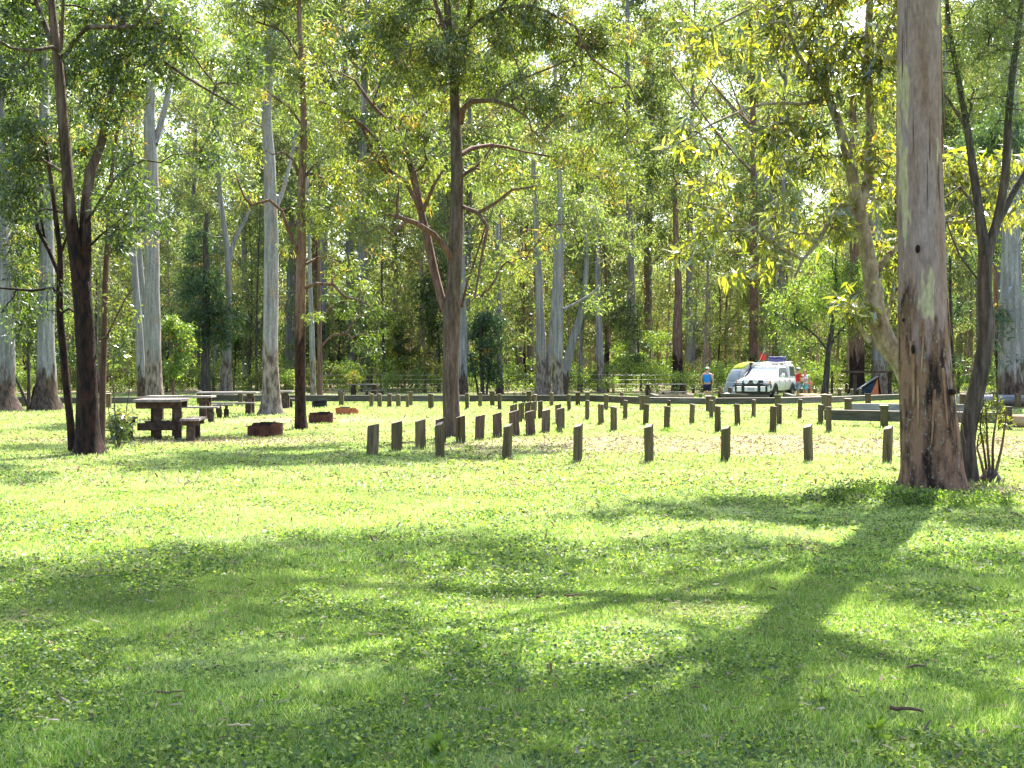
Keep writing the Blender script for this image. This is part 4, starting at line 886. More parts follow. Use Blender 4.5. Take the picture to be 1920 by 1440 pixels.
ROWS = [
 ('front', 'corner', '', 'square timber post in the nearest row, {} from the left', 'posts of the nearest row',
  [(825, 790, 859, 19), (950, 793, 861, 19), (1083, 793, 867, 19), (1217, 794, 866, 19), (1360, 797, 866, 19), (1516, 794, 867, 19), (1663, 797, 870, 19)]),
 ('left', 'plate', '', 'broad dark slant topped post left of the centre tree, {} from the left', 'slant topped posts left of the centre tree',
  [(698, 794, 856, 22), (744, 789, 849, 21), (789, 786, 844, 20)]),
 ('arc', 'plate', 'r', 'broad slant topped post curving away behind the centre tree, {} from the left', 'slant topped posts right of the centre tree',
  [(827, 783, 832, 20), (864, 779, 831, 18), (899, 777, 827, 18), (933, 773, 821, 17), (965, 769, 818, 19), (995, 769, 817, 18), (1023, 767, 811, 16), (1051, 764, 809, 15)]),
 ('inner', 'plate', '', 'small brown post in the tight inner cluster, {} from the left', 'posts of the tight inner cluster',
  [(963, 757, 792, 14), (977, 754, 792, 11), (989, 753, 789, 11), (1000, 752, 789, 10), (1013, 751, 787, 9), (1047, 757, 795, 11)]),
 ('middle', 'mid', '', 'weathered post in the middle row across the lawn, {} from the left', 'posts of the middle row',
  [(1151, 762, 808, 14), (1250, 761, 807, 13), (1346, 761, 812, 13), (1449, 761, 811, 14), (1554, 762, 812, 12)]),
 ('second', 'mid', '', 'grey post in the row behind the middle row, {} from the left', 'posts behind the middle row',
  [(1127, 757, 796, 12), (1211, 757, 797, 12), (1297, 757, 796, 11), (1383, 757, 797, 12), (1461, 757, 798, 11), (1539, 758, 796, 12)]),
 ('third', 'mid', '', 'slim post in front of the barrier rail, {} from the left', 'slim posts in front of the barrier rail',
  [(1101, 750, 787, 9), (1172, 750, 787, 9), (1253, 750, 788, 8), (1334, 750, 785, 9), (1413, 749, 783, 9), (1499, 748, 786, 9)]),
 ('backmid', 'mid', '', 'pale topped post near the dark barrier, {} from the left', 'pale topped posts near the dark barrier',
  [(808, 738, 767, 11), (876, 737, 768, 8), (900, 735, 763, 8), (937, 738, 769, 8), (1003, 739, 770, 8), (1034, 735, 762, 8), (1067, 739, 771, 8), (1136, 739, 770, 9), (1166, 735, 762, 7)]),
 ('backleft', 'mid', '', 'short dark post left of the centre tree beside the far barrier, {} from the left', 'short dark posts left of the centre tree',
  [(696, 738, 765, 8), (712, 738, 764, 9), (730, 738, 764, 9), (747, 739, 763, 9), (764, 740, 765, 6)]),
 ('far', 'mid', '', 'distant post near the parked vehicle, {} from the left', 'distant posts near the parked vehicle',
  [(1314, 738, 752, 6), (1351, 725, 750, 7), (1368, 726, 750, 8), (1503, 728, 750, 8), (1516, 728, 749, 5), (1528, 729, 749, 7), (1574, 729, 751, 8), (1598, 729, 752, 7), (1612, 728, 752, 6), (966, 736, 757, 8), (982, 735, 757, 7)]),
]
for nm, st, mk, lab, grp, L_ in ROWS:
    for k, (xc, top, base, w) in enumerate(L_): bollard(xc, top, base, w, st, lab.format(ORD[k]), grp, mk)

# ------------------------------------------------------------------ barriers (post and rail)
def paint_lit_tops(o, m=None, lim=.8):  # recolours upward faces paler, imitating sun on the tops
    o.data.materials.append(m or M_LITTOP)
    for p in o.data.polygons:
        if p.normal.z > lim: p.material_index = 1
def barrier(pts, posts, zt, zb, label, mt=M_RAIL, round_=False, th=.16, postmat=M_POST, ph=.56):
    """pts: (px, base_y) polyline; rail top zt bottom zb; posts: params (px, base)"""
    w = [G(*p) for p in pts]; ox, oy = w[0]
    root = empty('timber_barrier', (ox, oy, 0), label=label, cat='barrier')
    for (x0, y0), (x1, y1) in zip(w[:-1], w[1:]):
        L = math.hypot(x1-x0, y1-y0); a = math.atan2(y1-y0, x1-x0); mb = MB()
        if round_:
            r_ = (zt-zb)/2; P = [(t*L, 0, (zt+zb)/2) for t in np.linspace(0, 1, 8)]; mb.tube(P, [r_*(1+.05*math.sin(k*2.1)) for k in range(8)], 14)
            o = mb.build('log_rail', mt, root, smooth=False)
            for p in o.data.polygons: p.use_smooth = len(p.vertices) == 4
        else:
            mb.box(.01, L-.01, -th/2, th/2, zb, zt); o = mb.build('rail', mt, root, bevel=.012); paint_lit_tops(o)
        o.location = (x0-ox, y0-oy, 0); o.rotation_euler = (0, 0, a)
    for (px, b) in posts:
        x, y = G(px, b); mb = MB(); hh = ph+random.uniform(-.03, .04)
        mb.box(-.09, .09, -.09, .09, -.1, hh-.03).box(-.13, .10, -.10, .10, hh-.03, hh+.035, Matrix.Rotation(R(random.uniform(-6, 6)), 4, 'X'))
        o = mb.build('post', postmat, root, bevel=.008); paint_lit_tops(o); o.location = (x-ox, y-oy-.14, 0); o.rotation_euler = (0, 0, R(random.uniform(-12, 12)))
barrier([(528, 760), (700, 760), (880, 760), (1098, 760)], [(534, 765), (641, 761), (770, 761), (992, 761), (923, 761), (1083, 761)], .44, .17, 'long dark timber rail barrier behind the fire rings and posts')
barrier([(1100, 761), (1208, 768)], [(1101, 762), (1204, 770)], .48, .20, 'short greenish rail panel left of the long pale topped rail')
barrier([(1211, 770), (1325, 772)], [(1212, 771), (1327, 773)], .50, .27, 'greenish rail panel in front of the far picnic table', th=.28)
barrier([(1333, 772), (1455, 771), (1543, 768)], [(1335, 773), (1457, 772), (1544, 770)], .50, .27, 'dark rail barrier below the white vehicle', th=.28)
barrier([(1552, 766), (1620, 762), (1700, 758)], [(1552, 767), (1626, 764)], .46, .22, 'dark rail barrier in front of the small orange tent')
barrier([(1588, 780), (1700, 782), (1808, 783)], [(1588, 782)], .42, .18, 'low grey rail between the dark barrier and the nearest rail', mt=M_LOGG, th=.22)
barrier([(1547, 797), (1655, 800), (1760, 802), (1868, 804)], [(1655, 800), (1760, 803), (1876, 806)], .42, .14, 'nearest green brown rail barrier running behind the huge gum', th=.2)
barrier([(1886, 806), (2100, 808)], [(1884, 806)], .38, .06, 'sunlit stripped log rail cut by the right edge', mt=M_LOG, round_=True, postmat=M_POSTR)
barrier([(1795, 764), (1862, 764), (1935, 765), (2060, 766)], [(1803, 765), (1864, 765), (1906, 765)], .52, .14, 'grey round log barrier behind the dark forked tree', mt=M_LOGG, round_=True)
barrier([(-60, 762), (30, 762), (160, 763), (330, 762)], [(48, 763), (20, 763), (206, 764)], .40, .14, 'dark rail barrier behind the burnt stems at the far left')
barrier([(370, 757), (455, 758), (500, 759)], [(375, 758), (452, 759)], .42, .14, 'dark rail barrier seen beneath the farthest of the left picnic tables')

def log(px0, px1, base, r, mt, label, db=0):
    (x0, y0), (x1, y1) = G(px0, base), G(px1, base+db); L = math.hypot(x1-x0, y1-y0); mb = MB()
    mb.tube([(t*L, 0, r*.93+.02*math.sin(t*5)) for t in np.linspace(0, 1, 8)], [r*(1+.06*math.sin(k*1.9)) for k in range(8)], 14)
    o = mb.build('log', mt, None); o.location = (x0, y0, 0); o.rotation_euler = (0, 0, math.atan2(y1-y0, x1-x0)); prop(o, label, 'log')
    for p in o.data.polygons: p.use_smooth = len(p.vertices) == 4
log(1235, 1269, 748, .15, M_LOG, 'pale stripped log before the far picnic table, left one')
log(1271, 1300, 748, .16, M_LOG, 'pale stripped log before the far picnic table, right one')
log(1496, 1548, 753, .19, M_LOG, 'brown log lying behind the barrier below the children', -1.5)
log(575, 612, 749, .14, M_LOGG, 'grey log lying behind the barrier right of the reddish gum')
log(612, 645, 749, .12, M_LOGG, 'short grey log beside the far left picnic table')
# stubs of slanting rails seen end on near the vehicle
for (a, b, ba, bb_, lab) in ((1352, 1402, 752, 754, 'narrow sloping rail end below the front of the white vehicle'), (1474, 1490, 751, 757, 'short pale green board at the rear wheel of the white vehicle'), (1222, 1234, 752, 757, 'short rail stub left of the pale logs')):
    (x0, y0), (x1, y1) = G(a, ba), G(b, bb_); L = math.hypot(x1-x0, y1-y0); mb = MB().box(0, L, -.1, .1, .12, .38)
    o = mb.build('rail_stub', M_RAIL, None, bevel=.01); o.location = (x0, y0, 0); o.rotation_euler = (0, 0, math.atan2(y1-y0, x1-x0)); prop(o, lab, 'rail')
    MB().box(-.07, .07, -.16, -.1-.002, -.1, .5).build('post', M_POST, o, bevel=.008)

# ------------------------------------------------------------------ tables, benches
def table(px, base, L, Wd, H, rz, label, legs=4):
    x, y = G(px, base); root = empty('picnic_table', (x, y, 0), rz, label, 'table', None)
    nb = max(3, int(Wd/.22))
    for k in range(nb):
        y0 = -Wd/2+k*Wd/nb
        MB().box(-L/2+random.uniform(-.015, .015), L/2+random.uniform(-.015, .015), y0+.006, y0+Wd/nb-.006, H-.055, H).build('top_board', M_TOP, root, bevel=.006)
    for sx in (-1, 1):
        X_ = sx*(L/2-.28)
        MB().box(X_-.06, X_+.06, -Wd/2+.06, Wd/2-.06, H-.20, H-.058).build('bearer', M_TABLE, root, bevel=.006)
        for yy in ((-.24, .24) if legs == 4 else (-.12,)):
            MB().box(X_-.105, X_+.105, yy-.095, yy+.095, -.1, H-.203).build('leg', M_TABLE, root, bevel=.01)
    return root
def bench(px, base, L, H, rz, label, w=.30):
    x, y = G(px, base); root = empty('bench', (x, y, 0), rz, label, 'bench', None)
    for k in range(2): MB().box(-L/2, L/2, -w/2+k*w/2+.004, -w/2+(k+1)*w/2-.004, H-.05, H).build('seat_board', M_TOP, root, bevel=.006)
    for sx in (-1, 1):
        X_ = sx*(L/2-.22)
        MB().box(X_-.05, X_+.05, -w/2+.03, w/2-.03, H-.15, H-.053).build('bearer', M_TABLE, root, bevel=.005)
        MB().box(X_-.08, X_+.08, -.085, .085, -.1, H-.153).build('leg', M_TABLE, root, bevel=.008)
    return root
# nearest table: seen nearly end on
def near_table():
    x, y = G(291, 824); root = empty('picnic_table', (x, y+.55, 0), R(98), 'nearest heavy timber picnic table beside the fire blackened gum', 'table'); H = .86; L = 1.75; Wd = 1.02
    for k in range(4):
        y0 = -Wd/2+k*Wd/4; MB().box(-L/2-(.07 if k == 0 else 0), L/2, y0+.007, y0+Wd/4-.007, H-.055, H).build('top_board', M_TOP, root, bevel=.007)
    for sx in (-1, 1):
        X_ = sx*(L/2-.3)
        MB().box(X_-.06, X_+.06, -Wd/2+.04, Wd/2-.04, H-.2, H-.058).build('bearer', M_TABLE, root, bevel=.008)
        for yy in (-.40, .02) if sx < 0 else (-.22, .24): MB().box(X_-.075, X_+.075, yy-.075, yy+.075, -.1, H-.203).build('leg', M_TABLE, root, bevel=.012)
        MB().box(X_-.19, X_-.08, -.38, .42, .20, .36).build('brace', M_TABLE, root, bevel=.008)
near_table()
b0 = bench(355, 826, 1.35, .47, R(97), 'short timber bench right of the nearest picnic table', .40); b0.location.y += .35
b0 = bench(222, 826, 1.5, .47, R(97), 'timber bench half hidden by the leafy sapling', .34); b0.location.y += .4
table(340, 787, 1.95, .8, .73, R(3), 'second picnic table with long grey top behind the nearest one')
bench(366, 792, 1.35, .46, R(2), 'bench before the second picnic table')
bench(418, 783, .65, .42, R(12), 'small bench stub right of the second picnic table')
table(428, 776, 2.05, .8, .76, R(1), 'third picnic table with sunlit top left of the pale silvery gum')
bench(438, 777.5, 1.45, .42, R(1), 'bench before the third picnic table')
table(521, 766, 1.2, .8, .70, R(2), 'picnic table half hidden behind the pale silvery gum')
bench(533, 764, .95, .38, R(2), 'bench right of the pale silvery gum')
table(682, 744, 1.75, .8, .74, R(-2), 'farthest left picnic table beyond the dark barrier')
bench(702, 746, 1.3, .44, R(-2), 'bench before the farthest left picnic table')
bench(640, 744, .65, .40, R(-2), 'short bench left of the farthest left picnic table')
table(1247, 745, 2.5, .8, .76, R(1), 'picnic table near the man in blue')
bench(1262, 748, 1.5, .40, R(1), 'bench before the picnic table near the man in blue')
def shelf():
    x, y = G(1634, 742); root = empty('timber_shelf', (x, y, 0), 0, 'dark timber camp shelf on posts beyond the small orange tent', 'shelf')
    MB().box(-1.75, 1.35, -.3, .3, 1.38, 1.50).build('plank', M_TABLE, root, bevel=.01)
    for X_ in (-1.0, 1.1): MB().box(X_-.1, X_+.1, -.1, .1, -.1, 1.377).build('post', M_TABLE, root, bevel=.01)
shelf()

# ------------------------------------------------------------------ fire rings
def fire_ring(px, base, dia, h, m1, label, plate=.5, rz=0, m2=None):
    x, y = G(px, base); root = empty('fire_ring', (x, y+dia/2, 0), rz, label, 'fire ring', 'steel fire rings on the lawn')
    n = 40; V = []; F = []
    for k in range(n):
        a = 2*math.pi*k/n; c_, s_ = math.cos(a), math.sin(a); cut = .06 if math.cos(a+math.pi*.75) > .3 else 0
        for rr, zz in ((dia/2, -.02), (dia/2, h-cut), (dia/2-.012, h-cut), (dia/2-.012, -.02)): V.append((rr*c_, rr*s_, zz))
    for k in range(n):
        j = (k+1) % n
        for q in range(3): F.append((k*4+q, j*4+q, j*4+q+1, k*4+q+1))
    o = MB().add(V, F).build('steel_ring', m1, root)
    mb = MB()
    for k in range(9): mb.tube([(-.01+dia*.06*(k-4)*.8+dia*.12, -dia*.2, h+.01), (-.01+dia*.06*(k-4)*.8+dia*.12, dia*.25, h+.01)], [.008, .008], 6)
    mb.box(-dia*.10, dia*.34, -dia*.23, -dia*.2-.002, h-.03, h+.035)
    mb.build('grill', M_RUSTB, root)
    V, F = tube_np([(0, 0, -.01), (0, 0, .05)], [dia/2-.02, dia/2-.1], 20); m = MB().add(V, F); m.F.append(tuple(range(20, 40))); m.build('ash_bed', M_ASH, root)
fire_ring(491, 820, .79, .30, M_RUST, 'nearest dark red steel fire ring with raised grill', rz=0)
fire_ring(598, 794, .70, .29, M_RUST, 'brown steel fire ring just right of the straight reddish gum', rz=.3)
fire_ring(648, 778.5, .78, .24, M_RUSTO, 'orange rusted steel fire ring', rz=R(180))
fire_ring(597, 765, .60, .27, M_RUSTB, 'black steel fire ring nearest the dark barrier', rz=.9)

# ------------------------------------------------------------------ wire fence
def wire_fence():
    d = 86.; root = empty('wire_fence', (0, d, 0), 0, 'post and wire fence along the forest edge', 'fence')
    for px in (714, 797, 940, 1150, 1300, 1425, 1560, 1700, 1797, 1895): 
        x = (px-960)/FPX*d; V, F = tube_np([(x, 0, -.1), (x, 0, .7), (x+.02, 0, 1.45)], [.09, .085, .08], 10); m = MB().add(V, F); m.F.append(tuple(range(20, 30))); m.build('post', M_POST, root)
    for z in (.35, .65, .95, 1.25):
        P = [((px-960)/FPX*d, -.1, z-.03*math.sin((px % 140)/140*math.pi)) for px in range(600, 2000, 20)]
        MB().tube(P, [.008]*len(P), 5).build('wire', M_WIRE, root)
wire_fence()

# ------------------------------------------------------------------ vehicle
def car():
    root = empty('utility_vehicle', (13.42, 67.3, 0), R(-28), 'white dual cab utility with canopy, bull bar and roof rack parked beyond the barrier', 'car')
    # local: -Y is forward, X across; length 5.1, width 1.84
    hw = .92
    def loft(secs):
        """secs: list of (y, [(x,z)...]) rings"""
        n = len(secs[0][1]); V = []; F = []
        for y, ring in secs: V += [(x, y, z) for x, z in ring]
        for k in range(len(secs)-1):
            for i in range(n): j = (i+1) % n; F.append((k*n+i, k*n+j, (k+1)*n+j, (k+1)*n+i))
        F.append(tuple(range(n))[::-1]); F.append(tuple((len(secs)-1)*n+i for i in range(n))); return V, F
    def ring(w, zb, zt, shoulder=.12, crown=.04):
        return [(-w+.05, zb), (w-.05, zb), (w, zb+.1), (w+.01, (zb+zt)/2), (w-.02, zt-shoulder), (w-.14, zt-.02), (0, zt+crown), (-w+.14, zt-.02), (-w+.02, zt-shoulder), (-w-.01, (zb+zt)/2), (-w, zb+.1)]
    secs = [(-2.42, ring(hw-.14, .52, .92)), (-2.34, ring(hw-.05, .48, 1.02)), (-2.15, ring(hw-.01, .48, 1.10)), (-1.7, ring(hw, .48, 1.16)), (-1.1, ring(hw, .48, 1.2)), (-.95, ring(hw, .48, 1.2, .14, .02)),
            (.5, ring(hw, .48, 1.18, .14, .0)), (1.1, ring(hw, .5, 1.18, .1, .0)), (2.45, ring(hw, .55, 1.18, .1, .0)), (2.52, ring(hw-.03, .58, 1.14, .1, 0))]
    V, F = loft(secs); o = MB().add(V, F).build('body', M_PAINT, root, bevel=.02)
    for p in o.data.polygons: p.use_smooth = len(p.vertices) == 4
    # cab
    def r4(w0, w1, z0, z1): return [(-w0, z0), (w0, z0), (w1, z1-.06), (w1-.10, z1), (-w1+.10, z1), (-w1, z1-.06)]
    V, F = loft([(-1.02, r4(.84, .84, 1.1, 1.22)), (-.30, r4(.86, .70, 1.1, 1.72)), (.1, r4(.86, .70, 1.1, 1.78)), (1.0, r4(.86, .70, 1.1, 1.77)), (1.1, r4(.86, .71, 1.1, 1.74))])
    MB().add(V, F).build('cab', M_PAINT, root, bevel=.02)
    # canopy over the tray
    V, F = loft([(1.13, r4(.88, .76, 1.1, 1.84)), (1.3, r4(.88, .77, 1.1, 1.88)), (2.3, r4(.88, .77, 1.1, 1.86)), (2.5, r4(.87, .74, 1.1, 1.78))])
    MB().add(V, F).build('canopy', M_PAINT, root, bevel=.02)
    # windscreen lies on the sloping front face of the cab
    MB().add([(-.76, -.985, 1.235), (.76, -.985, 1.235), (.63, -.345, 1.69), (-.63, -.345, 1.69)], [(0, 1, 2, 3)]).build('windscreen', M_SCREEN, root)
    def side(s, pts, nm, m):
        # pts (y,z) on the cab side plane between (.86,1.1) and (.70,1.72)
        f = lambda z: .86-(z-1.1)*(.16/.62)+.012
        P = [(s*f(z), y, z) for y, z in pts]; P = P if s > 0 else P[::-1]
        q = [(s*(f(z)-.02), y, z) for y, z in pts]; q = q if s > 0 else q[::-1]; n = len(P)
        MB().add(P+q, [tuple(range(n))]+[(i, n+i, n+(i+1) % n, (i+1) % n) for i in range(n)]).build(nm, m, root)
    def cside(s, pts, nm, m):
        f = lambda z: .88-(z-1.1)*(.11/.74)+.012
        P = [(s*f(z), y, z) for y, z in pts]; P = P if s > 0 else P[::-1]; n = len(P)
        q = [(s*(f(z)-.02), y, z) for y, z in pts]; q = q if s > 0 else q[::-1]
        MB().add(P+q, [tuple(range(n))]+[(i, n+i, n+(i+1) % n, (i+1) % n) for i in range(n)]).build(nm, m, root)
    for s in (-1, 1):
        side(s, [(-.72, 1.2), (.10, 1.18), (.10, 1.66), (-.28, 1.63)], 'side_window', M_GLASS)
        side(s, [(.2, 1.18), (.95, 1.18), (.92, 1.66), (.2, 1.67)], 'side_window', M_GLASS)
        cside(s, [(1.3, 1.22), (2.25, 1.22), (2.2, 1.72), (1.36, 1.73)], 'canopy_window', M_GLASS)
        for y in (-.02, .98): MB().box(s*(hw+.015)-.012, s*(hw+.015)+.012, y-.09, y+.07, 1.0, 1.035).build('door_handle', M_BLACK, root)
        for y in (-.86, .15, 1.08): MB().box(s*(hw+.004)-.006, s*(hw+.004)+.006, y-.006, y+.006, .62, 1.06).build('door_seam', M_BLACK, root)
        mm = MB().sphere((s*1.04, -.62, 1.26), (.10, .07, .11)); mm.box(min(s*.86, s*1.0), max(s*.86, s*1.0), -.64, -.60, 1.2, 1.24); mm.build('mirror', M_PAINT, root, True)
        MB().box(s*.70-.14, s*.70+.14, -2.47, -2.36, .84, 1.02).build('headlight', M_LAMP, root, bevel=.03)
        MB().box(s*.86-.05, s*.86+.05, -2.42, -2.3, .84, 1.0).build('indicator', M_AMBER, root, bevel=.02)
        # spot lights on the bar
        V, F = tube_np([(s*.24, -2.88, .96), (s*.24, -2.76, .96), (s*.24, -2.66, .96)], [.12, .12, .05], 18); m = MB().add(V, F); m.F.append(tuple(range(18))); m.build('spotlight', M_LAMP, root)
        MB().box(s*.62-.09, s*.62+.09, -2.76, -2.64, .50, .66).build('fog_light', M_LAMP, root, bevel=.02)
        for y in (-1.62, 1.52):
            w = empty('wheel', (s*(hw-.10), y, .38)); w.parent = root
            n = 26; prof = [(-.12, .24), (-.125, .34), (-.10, .385), (0, .39), (.10, .385), (.125, .34), (.12, .24)]
            V = []; F = []
            for k in range(n):
                a = 2*math.pi*k/n
                for xx, rr in prof: V.append((xx, rr*math.cos(a), rr*math.sin(a)))
            for k in range(n):
                j = (k+1) % n
                for q in range(len(prof)): q2 = (q+1) % len(prof); F.append((k*7+q, j*7+q, j*7+q2, k*7+q2))
            MB().add(V, F).build('tyre', M_RUBBER, w, True)
            m = MB()
            V, F = tube_np([(s*.03, 0, 0), (s*.10, 0, 0)], [.23, .24], 20); m.add(V, F); m.F.append(tuple(range(20))); m.F.append(tuple(range(0, 20))[::-1])
            for q in range(6):
                a = q*math.pi/3; M = Matrix.Rotation(a, 4, 'X'); m.box(s*.10-.012, s*.10+.012, -.03, .03, .03, .23, M)
            m.sphere((s*.11, 0, 0), .05, 10, 6); m.build('rim', M_ALLOY, w)
            # dark wheel arch
            n = 16; V = []; F = []
            for k in range(n+1):
                a = math.pi*k/n; V += [(s*(hw+.012), y+.47*math.cos(a), .42+.47*math.sin(a)), (s*(hw+.03), y+.43*math.cos(a), .42+.43*math.sin(a)), (s*(hw-.30), y+.43*math.cos(a), .42+.43*math.sin(a))]
            for k in range(n): F += [(k*3, k*3+1, k*3+4, k*3+3), (k*3+1, k*3+2, k*3+5, k*3+4)]
            V.append((s*(hw+.006), y, .42)); 
            MB().add(V, F).build('wheel_arch', M_BLACK, root)
            V = [(s*(hw+.016), y+.43*math.cos(math.pi*k/n), .42+.43*math.sin(math.pi*k/n)) for k in range(n+1)]+[(s*(hw+.016), y-.43, .40), (s*(hw+.016), y+.43, .40)]
            MB().add(V, [tuple(range(len(V)))]).build('wheel_well', M_BLACK, root)
    # grille, bull bar, plate
    g_ = MB().box(-.52, .52, -2.46, -2.40, .72, 1.03); [g_.box(-.48, .48, -2.475, -2.462, z, z+.02) for z in (.84, .89, .94, .98)]; g_.build('grille', M_BLACK, root, bevel=.01)
    bb = MB()
    bb.box(-.93, .93, -2.80, -2.55, .44, .70, None); bb.build('bumper', M_PAINT, root, bevel=.05)
    bb = MB()
    for s in (-1, 1):
        bb.tube([(s*.42, -2.82, .34), (s*.42, -2.84, .70), (s*.44, -2.72, 1.02)], [.04]*3, 10)
        bb.tube([(s*.42, -2.83, .84), (s*.75, -2.80, .84), (s*.9, -2.66, .84), (s*.93, -2.45, .80), (s*.93, -2.44, .60)], [.035]*5, 10)
        bb.box(s*.42-.07, s*.42+.07, -2.835, -2.803, .36, .78); bb.box(s*.80-.05, s*.80+.05, -2.835, -2.803, .42, .78)
    bb.tube([(-.44, -2.80, .86), (.44, -2.80, .86)], [.025]*2, 10); bb.box(-.93, .93, -2.845, -2.803, .70, .78)
    bb.build('bull_bar', M_BLACK, root)
    MB().box(-.9, .9, -2.55, -2.2, .30, .46).build('under_tray', M_BLACK, root)
    pl = MB().box(-.30, .30, -2.825, -2.803, .46, .66).build('plate_panel', M_PAINT, root, bevel=.01)
    MB().box(-.19, .19, -2.835, -2.8255, .50, .63).build('number_plate', M_PLATE, pl)
    # snorkel on the vehicle's right side
    MB().tube([(-.90, -1.15, 1.08), (-.92, -.95, 1.22), (-.86, -.62, 1.42), (-.78, -.38, 1.66), (-.77, -.36, 1.84)], [.05, .055, .05, .05, .05], 10).box(-.84, -.70, -.46, -.28, 1.82, 1.95).build('snorkel', M_BLACK, root, bevel=.01)
    # racks
    rk = MB()
    for s in (-1, 1): rk.tube([(s*.60, -.25, 1.90), (s*.60, 2.35, 1.98)], [.03]*2, 8)
    for y in (0, .5, 1.0, 1.5, 2.0, 2.35): rk.box(-.66, .66, y-.03, y+.03, 1.9+y*.03, 1.94+y*.03)
    rk.box(-.66, .66, -.32, -.2, 1.88, 1.95)
    for s in (-1, 1):
        for y in (.05, .95): rk.box(s*.62-.03, s*.62+.03, y-.03, y+.03, 1.72, 1.91)
        for y in (1.4, 2.2): rk.box(s*.62-.03, s*.62+.03, y-.03, y+.03, 1.82, 1.95)
    rk.build('roof_rack', M_WHITEROD, root)
    # sand flag on a whip mounted at the bar
    w = MB().tube([(-.02, -2.70, 1.10), (.15, -2.62, 1.6), (.42, -2.5, 2.15), (.60, -2.42, 2.62)], [.014, .014, .012, .010], 8).build('flag_pole', M_WHITEROD, root)
    n = 8; V = []
    for k in range(n+1):
        t = k/n; V += [(.40+.28*t, -2.5+.05*math.sin(t*7), 2.30-.10*t+(.10-.02*t)), (.36+.30*t, -2.5+.05*math.sin(t*7), 2.02+.02*t)]
    F = [(2*k, 2*k+2, 2*k+3, 2*k+1) for k in range(n)]
    f = MB().add(V, F).build('flag', M_FLAG, w); sm = f.modifiers.new('s', 'SOLIDIFY'); sm.thickness = .006
    MB().tube([(.3, -2.72, 1.1), (.3, -2.70, 1.55)], [.008, .005], 6).build('aerial', M_BLACK, root)
    # case on the rack
    M = root.matrix_basis.copy(); p = Vector((.18, 1.25, 1.985)); a = R(-28)
    wx = 13.42+p.x*math.cos(a)-p.y*math.sin(a); wy = 67.3+p.x*math.sin(a)+p.y*math.cos(a)
    c = empty('storage_case', (wx, wy, p.z), a, 'blue hard storage case on the roof rack of the white vehicle', 'case')
    MB().box(-.36, .36, -.40, .40, 0, .18, taper=-.02).build('case_base', M_BLUEBOX, c, bevel=.03)
    MB().box(-.385, .385, -.425, .425, .183, .27, taper=.03).build('case_lid', M_BLUEBOX, c, bevel=.03)
    MB().box(-.06, .06, -.455, -.43, .13, .22).build('case_latch', M_BLACK, c, bevel=.01)
car()

